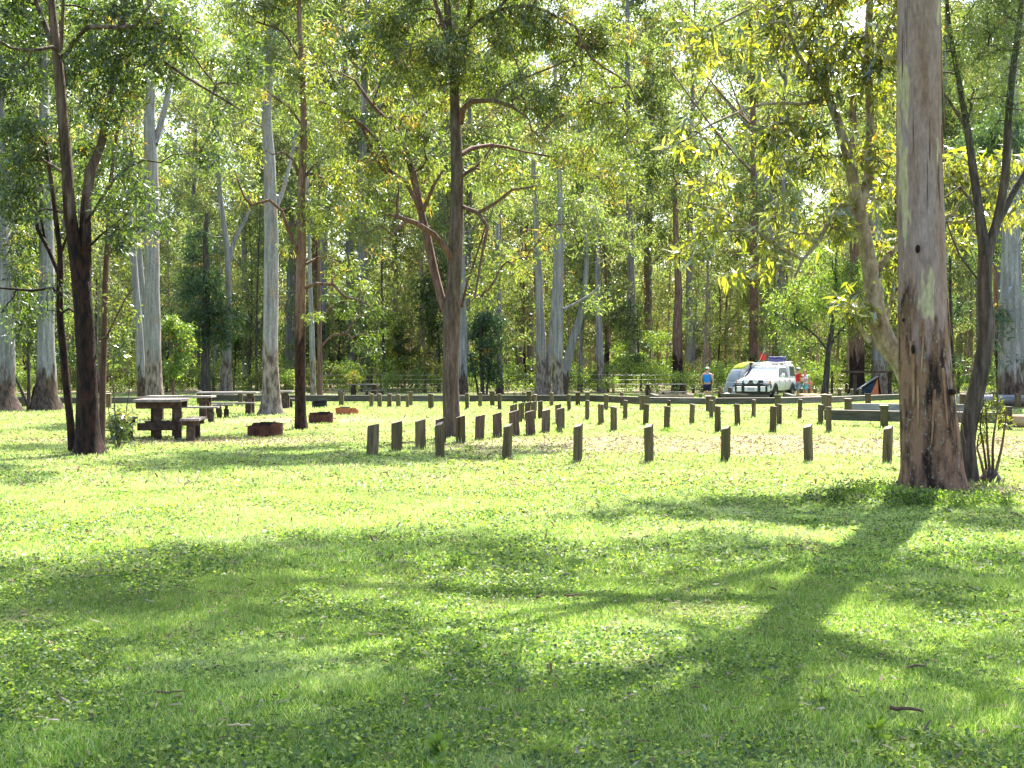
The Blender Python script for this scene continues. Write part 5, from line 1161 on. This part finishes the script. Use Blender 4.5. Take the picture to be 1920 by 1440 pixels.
# ------------------------------------------------------------------ tents
def tents():
    x, y = G(1404, 751); y += 4; x = (1404-960)/FPX*y
    root = empty('tent', (x, y, 0), R(8), 'tall silver tent with lime yellow top left of the white vehicle', 'tent')
    # arched shelter; bands of cloth along the arch
    n = 24; L = 2.0; Hh = 1.98; Wd = 1.12
    def pt(t, yy, off=0): a = math.pi*t; return (-(Wd+off)*math.cos(a)*(1-.10*math.sin(a)), yy, (Hh+off)*math.sin(a)**.75 if 0 < t < 1 else 0)
    def band(t0, t1, nm, m, off=0):
        ts = np.linspace(t0, t1, 10); V = []
        for yy in (-L/2, -L/4, 0, L/4, L/2): V += [pt(t, yy, off-.06*(yy/L*2)**2) for t in ts]
        F = [(r*10+i, r*10+i+1, (r+1)*10+i+1, (r+1)*10+i) for r in range(4) for i in range(9)]
        o = MB().add(V, F).build(nm, m, root, True); s = o.modifiers.new('s', 'SOLIDIFY'); s.thickness = .012; return o
    band(.0, .12, 'side_wall', M_TENTG); band(.12, .27, 'side_wall', M_TENTG); band(.27, .62, 'roof_panel', M_TENTY, .004); band(.62, .74, 'roof_panel', M_TENTO, .002); band(.74, 1, 'side_wall', M_TENTW)
    ts = np.linspace(0, 1, 22); V = [pt(t, -L/2+.02, -.07) for t in ts]; MB().add(V, [tuple(range(22))]).build('front_wall', M_TENTW, root)
    V = [pt(t, L/2-.02, -.07) for t in ts]; MB().add(V, [tuple(range(22))]).build('rear_wall', M_TENTG, root)
    # hanging door flap and round vent
    MB().add([(-1.2, -1.16, .02), (-.6, -1.25, .05), (-.55, -1.16, 1.5), (-.75, -1.14, 1.65)], [(0, 1, 2, 3)]).build('door_flap', M_TENTW, root).modifiers.new('s', 'SOLIDIFY').thickness = .02
    V, F = tube_np([(-.05, -L/2-.012, 1.42), (-.05, -L/2+.01, 1.42)], [.10, .10], 14); m = MB().add(V, F); m.F.append(tuple(range(14))); m.build('vent', M_BLACK, root)
    bg = MB().sphere((0, 0, .18), (.30, .26, .2), 14, 9).build('bag', M_GUY, None, True); bx, by = G(1366, 751); bg.location = (bx, by+.5, 0); prop(bg, 'pale bundled bag at the foot of the silver tent', 'bag')
    # small tent on the right
    d = 79.; x = (1626-960)/FPX*d
    root = empty('tent', (x, d, 0), R(-12), 'small grey and orange ridge tent beside the pinkish gum', 'tent')
    A, B, Cc = (-1.15, -.9, 0), (.75, -.9, 0), (.62, -.9, 1.18)
    A2, B2, C2 = (-1.15, 1.1, 0), (.75, 1.1, 0), (.62, 1.1, 1.18)
    def panel(nm, P, m): o = MB().add(P, [tuple(range(len(P)))]).build(nm, m, root); o.modifiers.new('s', 'SOLIDIFY').thickness = .015
    panel('fly_sheet', [A, Cc, C2, A2], M_TENTG); panel('fly_sheet', [(.80, -.9, 0), (.80, 1.1, 0), (.64, 1.1, 1.18), (.64, -.9, 1.18)], M_TENTO)
    panel('front_wall', [(-.75, -.87, 0), (.10, -.87, 0), (.52, -.87, 1.0)], M_TENTD); panel('front_wall', [(.12, -.88, 0), (.62, -.88, 0), (.57, -.88, 1.05)], M_TENTO)
    panel('rear_wall', [(-1.1, 1.08, 0), (.72, 1.08, 0), (.6, 1.08, 1.12)], M_TENTG)
tents()

# ------------------------------------------------------------------ people
def skin_mesh(name, verts, edges, radii, m, parent, sub=2):
    me = bpy.data.meshes.new(name); me.from_pydata(verts, edges, []); o = bpy.data.objects.new(name, me); col.objects.link(o)
    s = o.modifiers.new('skin', 'SKIN'); s.use_smooth_shade = True
    if not me.skin_vertices: me.skin_vertices.new()
    for i, r in enumerate(radii):
        sv = me.skin_vertices[0].data[i]; sv.radius = r if hasattr(r, '__len__') else (r, r); sv.use_root = (i == 0)
    o.modifiers.new('sub', 'SUBSURF').levels = sub; o.modifiers['sub'].render_levels = sub
    dg = bpy.context.evaluated_depsgraph_get(); m2 = bpy.data.meshes.new_from_object(o.evaluated_get(dg))
    bpy.data.objects.remove(o); m2.name = name
    m2.materials.clear(); return link_mesh(name, m2, m, parent, True)
def person(x, y, H, rz, label, shirt, shorts, hair, sleeves, armL, armR, cap=None, thick=1.0, hem=.52, neckdrop=0, headturn=0):
    """armX: (elbow offset, hand offset) from the shoulder in body space; -Y is the way the person faces"""
    root = empty('person', (x, y, 0), rz, label, 'person'); s = H/1.75; t = thick
    def q(v): return tuple(c*s for c in v)
    hip, chest, sh, neck = .93, 1.25, 1.42, 1.50
    V = [(0, 0, hip), (0, .01, 1.10), (0, .01, chest), (0, .01, sh-.02), (0, .0, neck), (0, -.02, 1.60)]
    rr = [(.15*t, .10*t), (.135*t, .095*t), (.16*t, .105*t), (.13*t, .085*t), (.055, .055), (.07, .08)]
    E = [(0, 1), (1, 2), (2, 3), (3, 4), (4, 5)]
    for sg, arm in ((-1, armL), (1, armR)):
        n = len(V); S = np.array((sg*.18*t, .01, sh-.03)); el = S+np.array(arm[0])*np.array((sg, 1, 1)); ha = el+np.array(arm[1])*np.array((sg, 1, 1)); hd = ha-el; hd = hd/np.linalg.norm(hd)
        V += [tuple(S), tuple(el), tuple(ha), tuple(ha+hd*.085)]; rr += [.055*t, .042*t, .030, (.038, .018)]
        E += [(3, n), (n, n+1), (n+1, n+2), (n+2, n+3)]
        side = np.cross(hd, np.array((0, 0, 1.))); side = side/(np.linalg.norm(side)+1e-6); dn = np.cross(side, hd)
        for f in range(4):
            m_ = len(V); b = ha+hd*.09+side*(f-1.5)*.020; ln = (.062, .072, .068, .052)[f]
            V += [tuple(b), tuple(b+hd*ln*.5+dn*.010), tuple(b+hd*ln*.9+dn*.030)]; rr += [.010, .009, .007]; E += [(n+3, m_), (m_, m_+1), (m_+1, m_+2)]
        m_ = len(V); b = ha+hd*.03+side*.036*(1 if sg < 0 else -1); V += [tuple(b), tuple(b+hd*.045+side*.014*(1 if sg < 0 else -1)+dn*.01)]; rr += [.011, .009]; E += [(n+2, m_), (m_, m_+1)]
    for sg in (-1, 1):
        n = len(V); V += [(sg*.09, 0, .86), (sg*.10, -.01, .50), (sg*.10, .02, .09), (sg*.105, -.03, .035), (sg*.12, -.16, .03)]; rr += [.088*t, .058*t, .038, .040, (.042, .026)]
        E += [(0, n), (n, n+1), (n+1, n+2), (n+2, n+3), (n+3, n+4)]
    skin_mesh('body', [q(v) for v in V], E, [tuple(c*s for c in r) if hasattr(r, '__len__') else r*s for r in rr], M_SKIN, root)
    # head
    hz = 1.645; tr = Matrix.Rotation(headturn, 4, 'Z')
    def hp(mb):
        mb.V = [tuple(tr @ Vector(v)) for v in mb.V]; return mb
    h = MB().sphere((0, -.015, hz*s), (.074*s, .092*s, .112*s), 18, 14)
    h.V = [(v[0]*(1-.22*max(0, (hz*s-v[2])/(.11*s))), v[1], v[2]) for v in h.V]
    h.sphere((0, -.112*s, (hz-.022)*s), (.014*s, .022*s, .022*s), 8, 6); h.sphere((0, -.098*s, (hz-.062)*s), (.026*s, .010*s, .008*s), 8, 6)
    for sg in (-1, 1): h.sphere((sg*.078*s, 0, (hz-.01)*s), (.012*s, .022*s, .032*s), 8, 6)
    hp(h).build('head', M_SKIN, root, True)
    e = MB(); [e.sphere((sg*.030*s, -.098*s, (hz+.008)*s), (.011*s, .008*s, .007*s), 8, 6) for sg in (-1, 1)]; hp(e).build('eyes', M_EYE, root, True)
    hr = MB().sphere((0, .008*s, (hz+.025)*s), (.083*s, .095*s, .100*s), 16, 12); hr.V = [(v[0], v[1]+max(0, -v[1]-.04*s)*.4 if v[2] < (hz+.04)*s else v[1], max(v[2], (hz-.05)*s)) for v in hr.V]; hp(hr).build('hair', hair, root, True)
    if cap:
        c = MB().sphere((0, -.005*s, (hz+.045)*s), (.092*s, .104*s, .085*s), 16, 12); c.V = [(v[0], v[1], max(v[2], (hz+.035)*s)) for v in c.V]
        c.add([(-.07*s, -.09*s, (hz+.045)*s), (.07*s, -.09*s, (hz+.045)*s), (.055*s, -.18*s, (hz+.03)*s), (-.055*s, -.18*s, (hz+.03)*s)], [(0, 1, 2, 3), (3, 2, 1, 0)])
        hp(c).build('cap', cap, root, True)
    # shirt
    Vs = [(0, 0, hip-.02), (0, .01, 1.10), (0, .01, chest), (0, .01, sh-(.03 if sleeves else -.015))]; rs = [(.172*t, .122*t), (.160*t, .118*t), (.180*t, .125*t), (.150*t, .104*t)]; Es = [(0, 1), (1, 2), (2, 3)]
    for sg, arm in ((-1, armL), (1, armR)):
        n = len(Vs); S = np.array((sg*.175*t, .01, sh-.03)); el = S+np.array(arm[0])*np.array((sg, 1, 1))
        if sleeves: Vs += [tuple(S), tuple(S+(el-S)*.75)]; rs += [.072*t, .066*t]; Es += [(3, n), (n, n+1)]
        else: Vs += [(sg*.115*t, .01, sh-.01), (sg*.09*t, .005, sh+.045)]; rs += [.075*t, .05*t]; Es += [(3, n), (n, n+1)]
    skin_mesh('shirt', [q(v) for v in Vs], Es, [tuple(c*s for c in r) if hasattr(r, '__len__') else r*s for r in rs], shirt, root)
    Vp = [(0, 0, .90)]; rp = [(.165*t, .118*t)]; Ep = []
    for sg in (-1, 1): n = len(Vp); Vp += [(sg*.092, 0, .82), (sg*.10, -.005, hem)]; rp += [.108*t, .092*t]; Ep += [(0, n), (n, n+1)]
    skin_mesh('shorts', [q(v) for v in Vp], Ep, [tuple(c*s for c in r) if hasattr(r, '__len__') else r*s for r in rp], shorts, root)
    sh_ = MB(); [sh_.box(sg*.115*s-.05*s, sg*.115*s+.05*s, -.20*s, .07*s, 0, .05*s, taper=.006) for sg in (-1, 1)]; sh_.build('shoes', M_SHOE, root, bevel=.01)
down = ((.05, .03, -.28), (.02, -.05, -.25)); fwd = ((.04, -.02, -.27), (-.03, -.22, -.02))
x, y = G(1326, 753); person(x, y, 1.66, R(155), 'person in a bright blue singlet, navy shorts and a pale cap, back turned', M_BLUE, M_NAVY, M_HAIR, False, ((.10, .05, -.26), (-.02, -.14, -.18)), ((.09, .05, -.27), (-.02, -.12, -.20)), cap=M_WHITEC, thick=1.2, headturn=R(-50))
x, y = G(1497, 749); person(x, y, 1.66, R(100), 'person in a red shirt and patterned shorts at the rear of the white vehicle', M_REDC, M_PRINT, M_HAIR, True, fwd, ((.08, .02, -.26), (.0, -.12, -.2)), cap=M_WHITEC, thick=1.1, hem=.46)
x, y = G(1510, 749); person(x, y, 1.53, R(-75), 'person in a white shirt and pale blue shorts beside the red shirted one', M_WHITEC, M_AQUA, M_HAIRF, True, fwd, fwd, thick=1.05, hem=.55)
x, y = G(1519, 748.5); person(x, y, 1.12, R(-60), 'small child in orange pink clothes standing rightmost of the group', M_ORANGE, M_ORANGE, M_HAIRF, True, down, fwd, thick=1.15, hem=.5)

# ------------------------------------------------------------------ grass, clover, fallen leaves
def field(g, n, y0, y1, marg=1.2):
    y = np.sqrt(g.uniform(y0**2, y1**2, n)); x = g.uniform(-1, 1, n)*(y*.405+marg); return x, y
GP = np.array([(.10, .20, .03), (.14, .25, .035), (.20, .29, .05), (.08, .15, .025), (.14, .22, .035), (.25, .32, .07), (.10, .17, .03), (.17, .25, .04), (.36, .36, .16), (.30, .36, .17), (.44, .42, .30)])
def gcol(g, x, y, n):
    k = GP[g.integers(0, len(GP), n)]; t = fbm(x*.8, y*.6, 31)[:, None]; dry = np.clip(sst(.55, .8, fbm(x*1.3, y*1.1, 44))+.75*sst(9, 13, y)*(.4+.9*fbm(x*.5, y*.4, 47))*(1-.6*sst(45, 70, y)), 0, 1.2)[:, None]  # noise gives dry patches; the distance term paints the sunlit lawn paler
    c = k*(.45+1.05*t)*g.uniform(.75, 1.25, (n, 1)); c = c*(1-dry*.5)+np.array((.40, .43, .29))*dry*.5
    return c
def blades(g, n, y0, y1, h0, h1, w0):
    x, y = field(g, n, y0, y1); lt = litter(x, y); keep = g.uniform(size=n) > lt*.72; 
    tuft = fbm(x*3.1, y*3.1, 12); x, y, tuft = x[keep], y[keep], tuft[keep]; n = len(x)
    h = g.uniform(h0, h1, n)*(.15+1.6*tuft)*(.6+.8*fbm(x*.9, y*.7, 88)); a = g.uniform(0, 6.283, n); lean = g.uniform(.1, 1.1, n)*h; b = g.uniform(0, 6.283, n)
    z = gz(x, y)-.004; w = w0*g.uniform(.6, 1.3, n)/2
    p0 = np.stack([x+np.cos(a)*w, y+np.sin(a)*w, z], 1); p1 = np.stack([x-np.cos(a)*w, y-np.sin(a)*w, z], 1)
    p2 = np.stack([x+np.cos(b)*lean, y+np.sin(b)*lean, z+h], 1)
    return np.stack([p0, p1, p2], 1).reshape(-1, 3), np.repeat(gcol(g, x, y, n), 3, 0)
g = np.random.default_rng(101)
Vs, Cs = [], []
for args in ((520000, 4.2, 9, .018, .045, .0042), (330000, 9, 16, .022, .05, .0075), (290000, 16, 30, .03, .06, .014), (240000, 30, 84, .04, .085, .03)):
    v, c = blades(g, *args); Vs.append(v); Cs.append(c)
V = np.concatenate(Vs); C = np.concatenate(Cs)
pf = []
for row in ROWS:
    for (xc, top, base, w) in row[5]:
        if base > 765: pf.append(G(xc, base))
for (a, b) in ((168, 853), (137, 850), (190, 847), (565, 806), (850, 823), (508, 778), (1818, 908), (1858, 908)): pf += [G(a, b)]*2
pf = np.array(pf); kk = np.repeat(np.arange(len(pf)), 75); n = len(kk)
a = g.uniform(0, 6.283, n); rr = .10+np.abs(g.normal(0, .07, n)); big = np.arange(len(pf)) >= len(pf)-16; rr = rr+np.where(big[kk], .16, 0)
x = pf[kk, 0]+np.cos(a)*rr; y = pf[kk, 1]+np.sin(a)*rr; h = g.uniform(.04, .13, n)*g.uniform(.5, 1.2, len(pf))[kk]; b = g.uniform(0, 6.283, n); w = .005+.00035*y; z = gz(x, y)-.005
Vp = np.stack([np.stack([x+np.cos(b)*w, y+np.sin(b)*w, z], 1), np.stack([x-np.cos(b)*w, y-np.sin(b)*w, z], 1), np.stack([x+np.cos(a)*h*.5, y+np.sin(a)*h*.5, z+h], 1)], 1).reshape(-1, 3)
V = np.concatenate([V, Vp]); C = np.concatenate([C, np.repeat(gcol(g, x, y, n)*.9, 3, 0)])
gr = link_mesh('lawn_grass', me_np('lawn_grass', V, np.arange(len(V)).reshape(-1, 3), C), M_GRASS); prop(gr, kind='stuff', label='short mown green grass of the clearing', cat='grass')
def clover(g, n, y0, y1, size):
    x, y = field(g, n, y0, y1); patch = sst(.38, .58, fbm(x*1.1, y*.9, 61)); keep = g.uniform(size=n) < (.42+.58*patch)*(1-.8*litter(x, y)); x, y, patch = x[keep], y[keep], patch[keep]; n = len(x)
    s = size*g.uniform(.55, 1.35, n); z = gz(x, y)+g.uniform(.002, .030, n)*(.5+patch*.7); az = g.uniform(0, 6.283, n); tilt = g.normal(0, .55, (n, 2))
    nn = unit(np.stack([tilt[:, 0], tilt[:, 1], np.ones(n)], 1)); u = unit(np.cross(nn, np.stack([np.cos(az), np.sin(az), np.zeros(n)], 1))); v = np.cross(nn, u)
    c = np.stack([x, y, z], 1); P = []
    for k, (a, r) in enumerate(((0, .55), (60, .5), (120, .5), (180, .55), (240, .5), (300, .5))):
        P.append(c+(u*math.cos(R(a))+v*math.sin(R(a)))*(s*r)[:, None])
    col_ = np.array([(.10, .17, .03), (.16, .23, .04), (.06, .11, .03), (.26, .32, .05), (.12, .20, .06), (.36, .42, .10), (.04, .075, .02)])[g.integers(0, 7, n)]*g.uniform(.7, 1.3, (n, 1))
    return np.stack(P, 1).reshape(-1, 3), np.repeat(col_, 6, 0)
Vs, Cs = [], []
for args in ((190000, 4.2, 9, .016), (130000, 9, 16, .022), (60000, 16, 28, .034)):
    v, c = clover(g, *args); Vs.append(v); Cs.append(c)
V = np.concatenate(Vs); C = np.concatenate(Cs)
cl = link_mesh('clover_patches', me_np('clover_patches', V, np.arange(len(V)).reshape(-1, 6), C), M_CLOVER); prop(cl, kind='stuff', label='patches of small round leaved weeds growing through the lawn', cat='ground cover')
def fallen(g, n, y0, y1, L, w, bias=0):
    x, y = field(g, n, y0, y1); keep = g.uniform(size=n) < (.38+.62*litter(x, y)); x, y = x[keep], y[keep]; n = len(x)
    a = g.normal(size=(n, 3)); a[:, 2] *= .22; c = np.stack([x, y, gz(x, y)+g.uniform(.012, .035, n)], 1)
    colr = np.array([(.16, .10, .06), (.26, .20, .15), (.10, .05, .03), (.20, .14, .10), (.13, .07, .04), (.34, .28, .22)])[g.integers(0, 6, n)]*g.uniform(.7, 1.25, (n, 1))
    aa = unit(a); L_ = L*g.uniform(.5, 1.3, n); W_ = w*g.uniform(.6, 1.4, n); up_ = np.tile(np.array((0, 0, 1.)), (n, 1))+g.normal(size=(n, 3))*.35; b = unit(np.cross(aa, up_)); nn = np.cross(b, aa)
    Lc = L_[:, None]; Wc = W_[:, None]
    V = np.stack([c, c+aa*Lc*.3+b*Wc*.5+nn*Lc*.07, c+aa*Lc*.7+b*Wc*.4+nn*Lc*.09, c+aa*Lc+b*Lc*.08, c+aa*Lc*.7-b*Wc*.3+nn*Lc*.05, c+aa*Lc*.3-b*Wc*.45+nn*Lc*.05], 1).reshape(-1, 3)
    return V, np.repeat(colr, 6, 0)
Vs, Cs = [], []
for args in ((5000, 4.2, 9, .06, .010), (12000, 9, 16, .07, .013), (42000, 16, 30, .09, .020), (26000, 30, 60, .13, .032)):
    v, c = fallen(g, *args); Vs.append(v); Cs.append(c)
V = np.concatenate(Vs); C = np.concatenate(Cs)
fl = link_mesh('leaf_litter', me_np('leaf_litter', V, np.arange(len(V)).reshape(-1, 6), C), M_DEAD); prop(fl, kind='stuff', label='dry brown gum leaves scattered over the lawn', cat='leaf litter')
# fallen sticks and curled bark pieces
def stick(px, base, L, r, rz, mt, label):
    L *= .6; r *= .8
    x, y = G(px, base); gg = np.random.default_rng(int(px)); n = 6
    P = [((t-.5)*L, gg.normal()*L*.03, .02+r+gg.uniform(0, .012)) for t in np.linspace(0, 1, n)]
    o = MB().tube(P, [r*(1-.5*k/n) for k in range(n)], 7).build('fallen_stick', mt, None, True); o.location = (x, y, float(gz(x, y))); o.rotation_euler = (0, 0, rz); prop(o, label, 'stick')
stick(1700, 1350, .22, .012, R(-18), B_RED, 'curled dark bark piece on the grass near the lower right')
stick(1075, 1128, .20, .009, R(10), B_TWIG, 'thin brown stick on the shaded lawn at the centre')
stick(90, 1218, .10, .008, R(-30), M_LOG, 'short pale wood chip on the lawn near the lower left')
stick(1720, 1258, .2, .009, R(25), B_RED, 'reddish twig on the grass right of centre')
stick(700, 1200, .18, .006, R(-12), M_LOG, 'thin pale stick on the lawn left of centre')
stick(450, 1375, .18, .006, R(-20), M_LOG, 'thin straw coloured stick at the lower left')
stick(1010, 1130, .08, .01, R(60), B_TWIG, 'small dark twig beside the thin brown stick')
stick(320, 1310, .2, .007, R(8), B_TWIG, 'brown fallen twig at the lower left')
# weeds
def weed(px, base, n, L, w, pal, label, h=.06, up_=.8, nm='weed_plant', sp=.012):
    x, y = G(px, base); gg = np.random.default_rng(int(px+base)); root = empty(nm, (x, y, float(gz(x, y))), 0, label, 'weed')
    a = gg.normal(size=(n, 3))*.8; a[:, 2] = np.abs(a[:, 2])*.4+up_*gg.uniform(.2, 1, n); c = np.stack([gg.normal(0, sp, n), gg.normal(0, sp*.7, n), gg.uniform(0, h, n)], 1)
    P = np.array(GREEN[pal]); V, F, C = leaf_quads(c, a, L*gg.uniform(.5, 1.2, n), w*gg.uniform(.6, 1.3, n), P[gg.integers(0, len(P), n)]*1.1, gg, .12)
    link_mesh('leaves', me_np('leaves', V, F, C), M_CLOVER, root)
    MB().tube([(0, 0, -.01), (.003, 0, h*.6), (0, .002, h+.01)], [.003, .0025, .0015], 6).build('stem', B_TWIG, root)
weed(820, 1425, 22, .07, .034, 'bright', 'broad green leafed weed at the bottom edge of the lawn')
weed(1645, 1395, 16, .09, .030, 'bright', 'bright green upright weed in the lower right lawn')
weed(1540, 1320, 18, .05, .02, 'bright', 'green leafed weed in the right foreground lawn')
weed(1855, 1330, 170, .15, .0018, 'bright', 'wispy seeding grass tuft at the lower right', .03, 1.1, 'grass_tuft', .03)
weed(1030, 1425, 170, .15, .0022, 'bright', 'wispy seeding grass tuft at the bottom centre', .03, 1.1, 'grass_tuft', .03)
weed(1480, 1345, 140, .13, .0018, 'bright', 'fine wispy grass tuft in the right foreground', .03, 1.1, 'grass_tuft', .03)
weed(60, 1195, 24, .06, .014, 'bright', 'flat rosette weed at the left of the lawn', .02, .1)
weed(340, 1235, 18, .04, .016, 'bright', 'small green weed at the left of the lawn')
for k, (px, base) in enumerate(((1570, 945), (1605, 930), (1640, 925), (1672, 938), (1700, 950), (1735, 945), (1770, 950), (1805, 955), (1845, 945), (1890, 950))):
    weed(px, base, 420, .045, .02, 'bright' if k % 2 else 'deep', f'low leafy weed patch at the foot of the huge gum, {nth(k)} from the left', .15, .5, sp=.17)
for (px, base, lab) in ((880, 848, 'green weed right of the nearest post row start'), (1253, 812, 'small weed at the foot of a middle row post'), (345, 806, 'green weed under the bench of the second table'), (860, 1066, 'low weed in the sunlit lawn')):
    weed(px, base, 110, .05, .022, 'bright', lab, .12, .5, sp=.06)
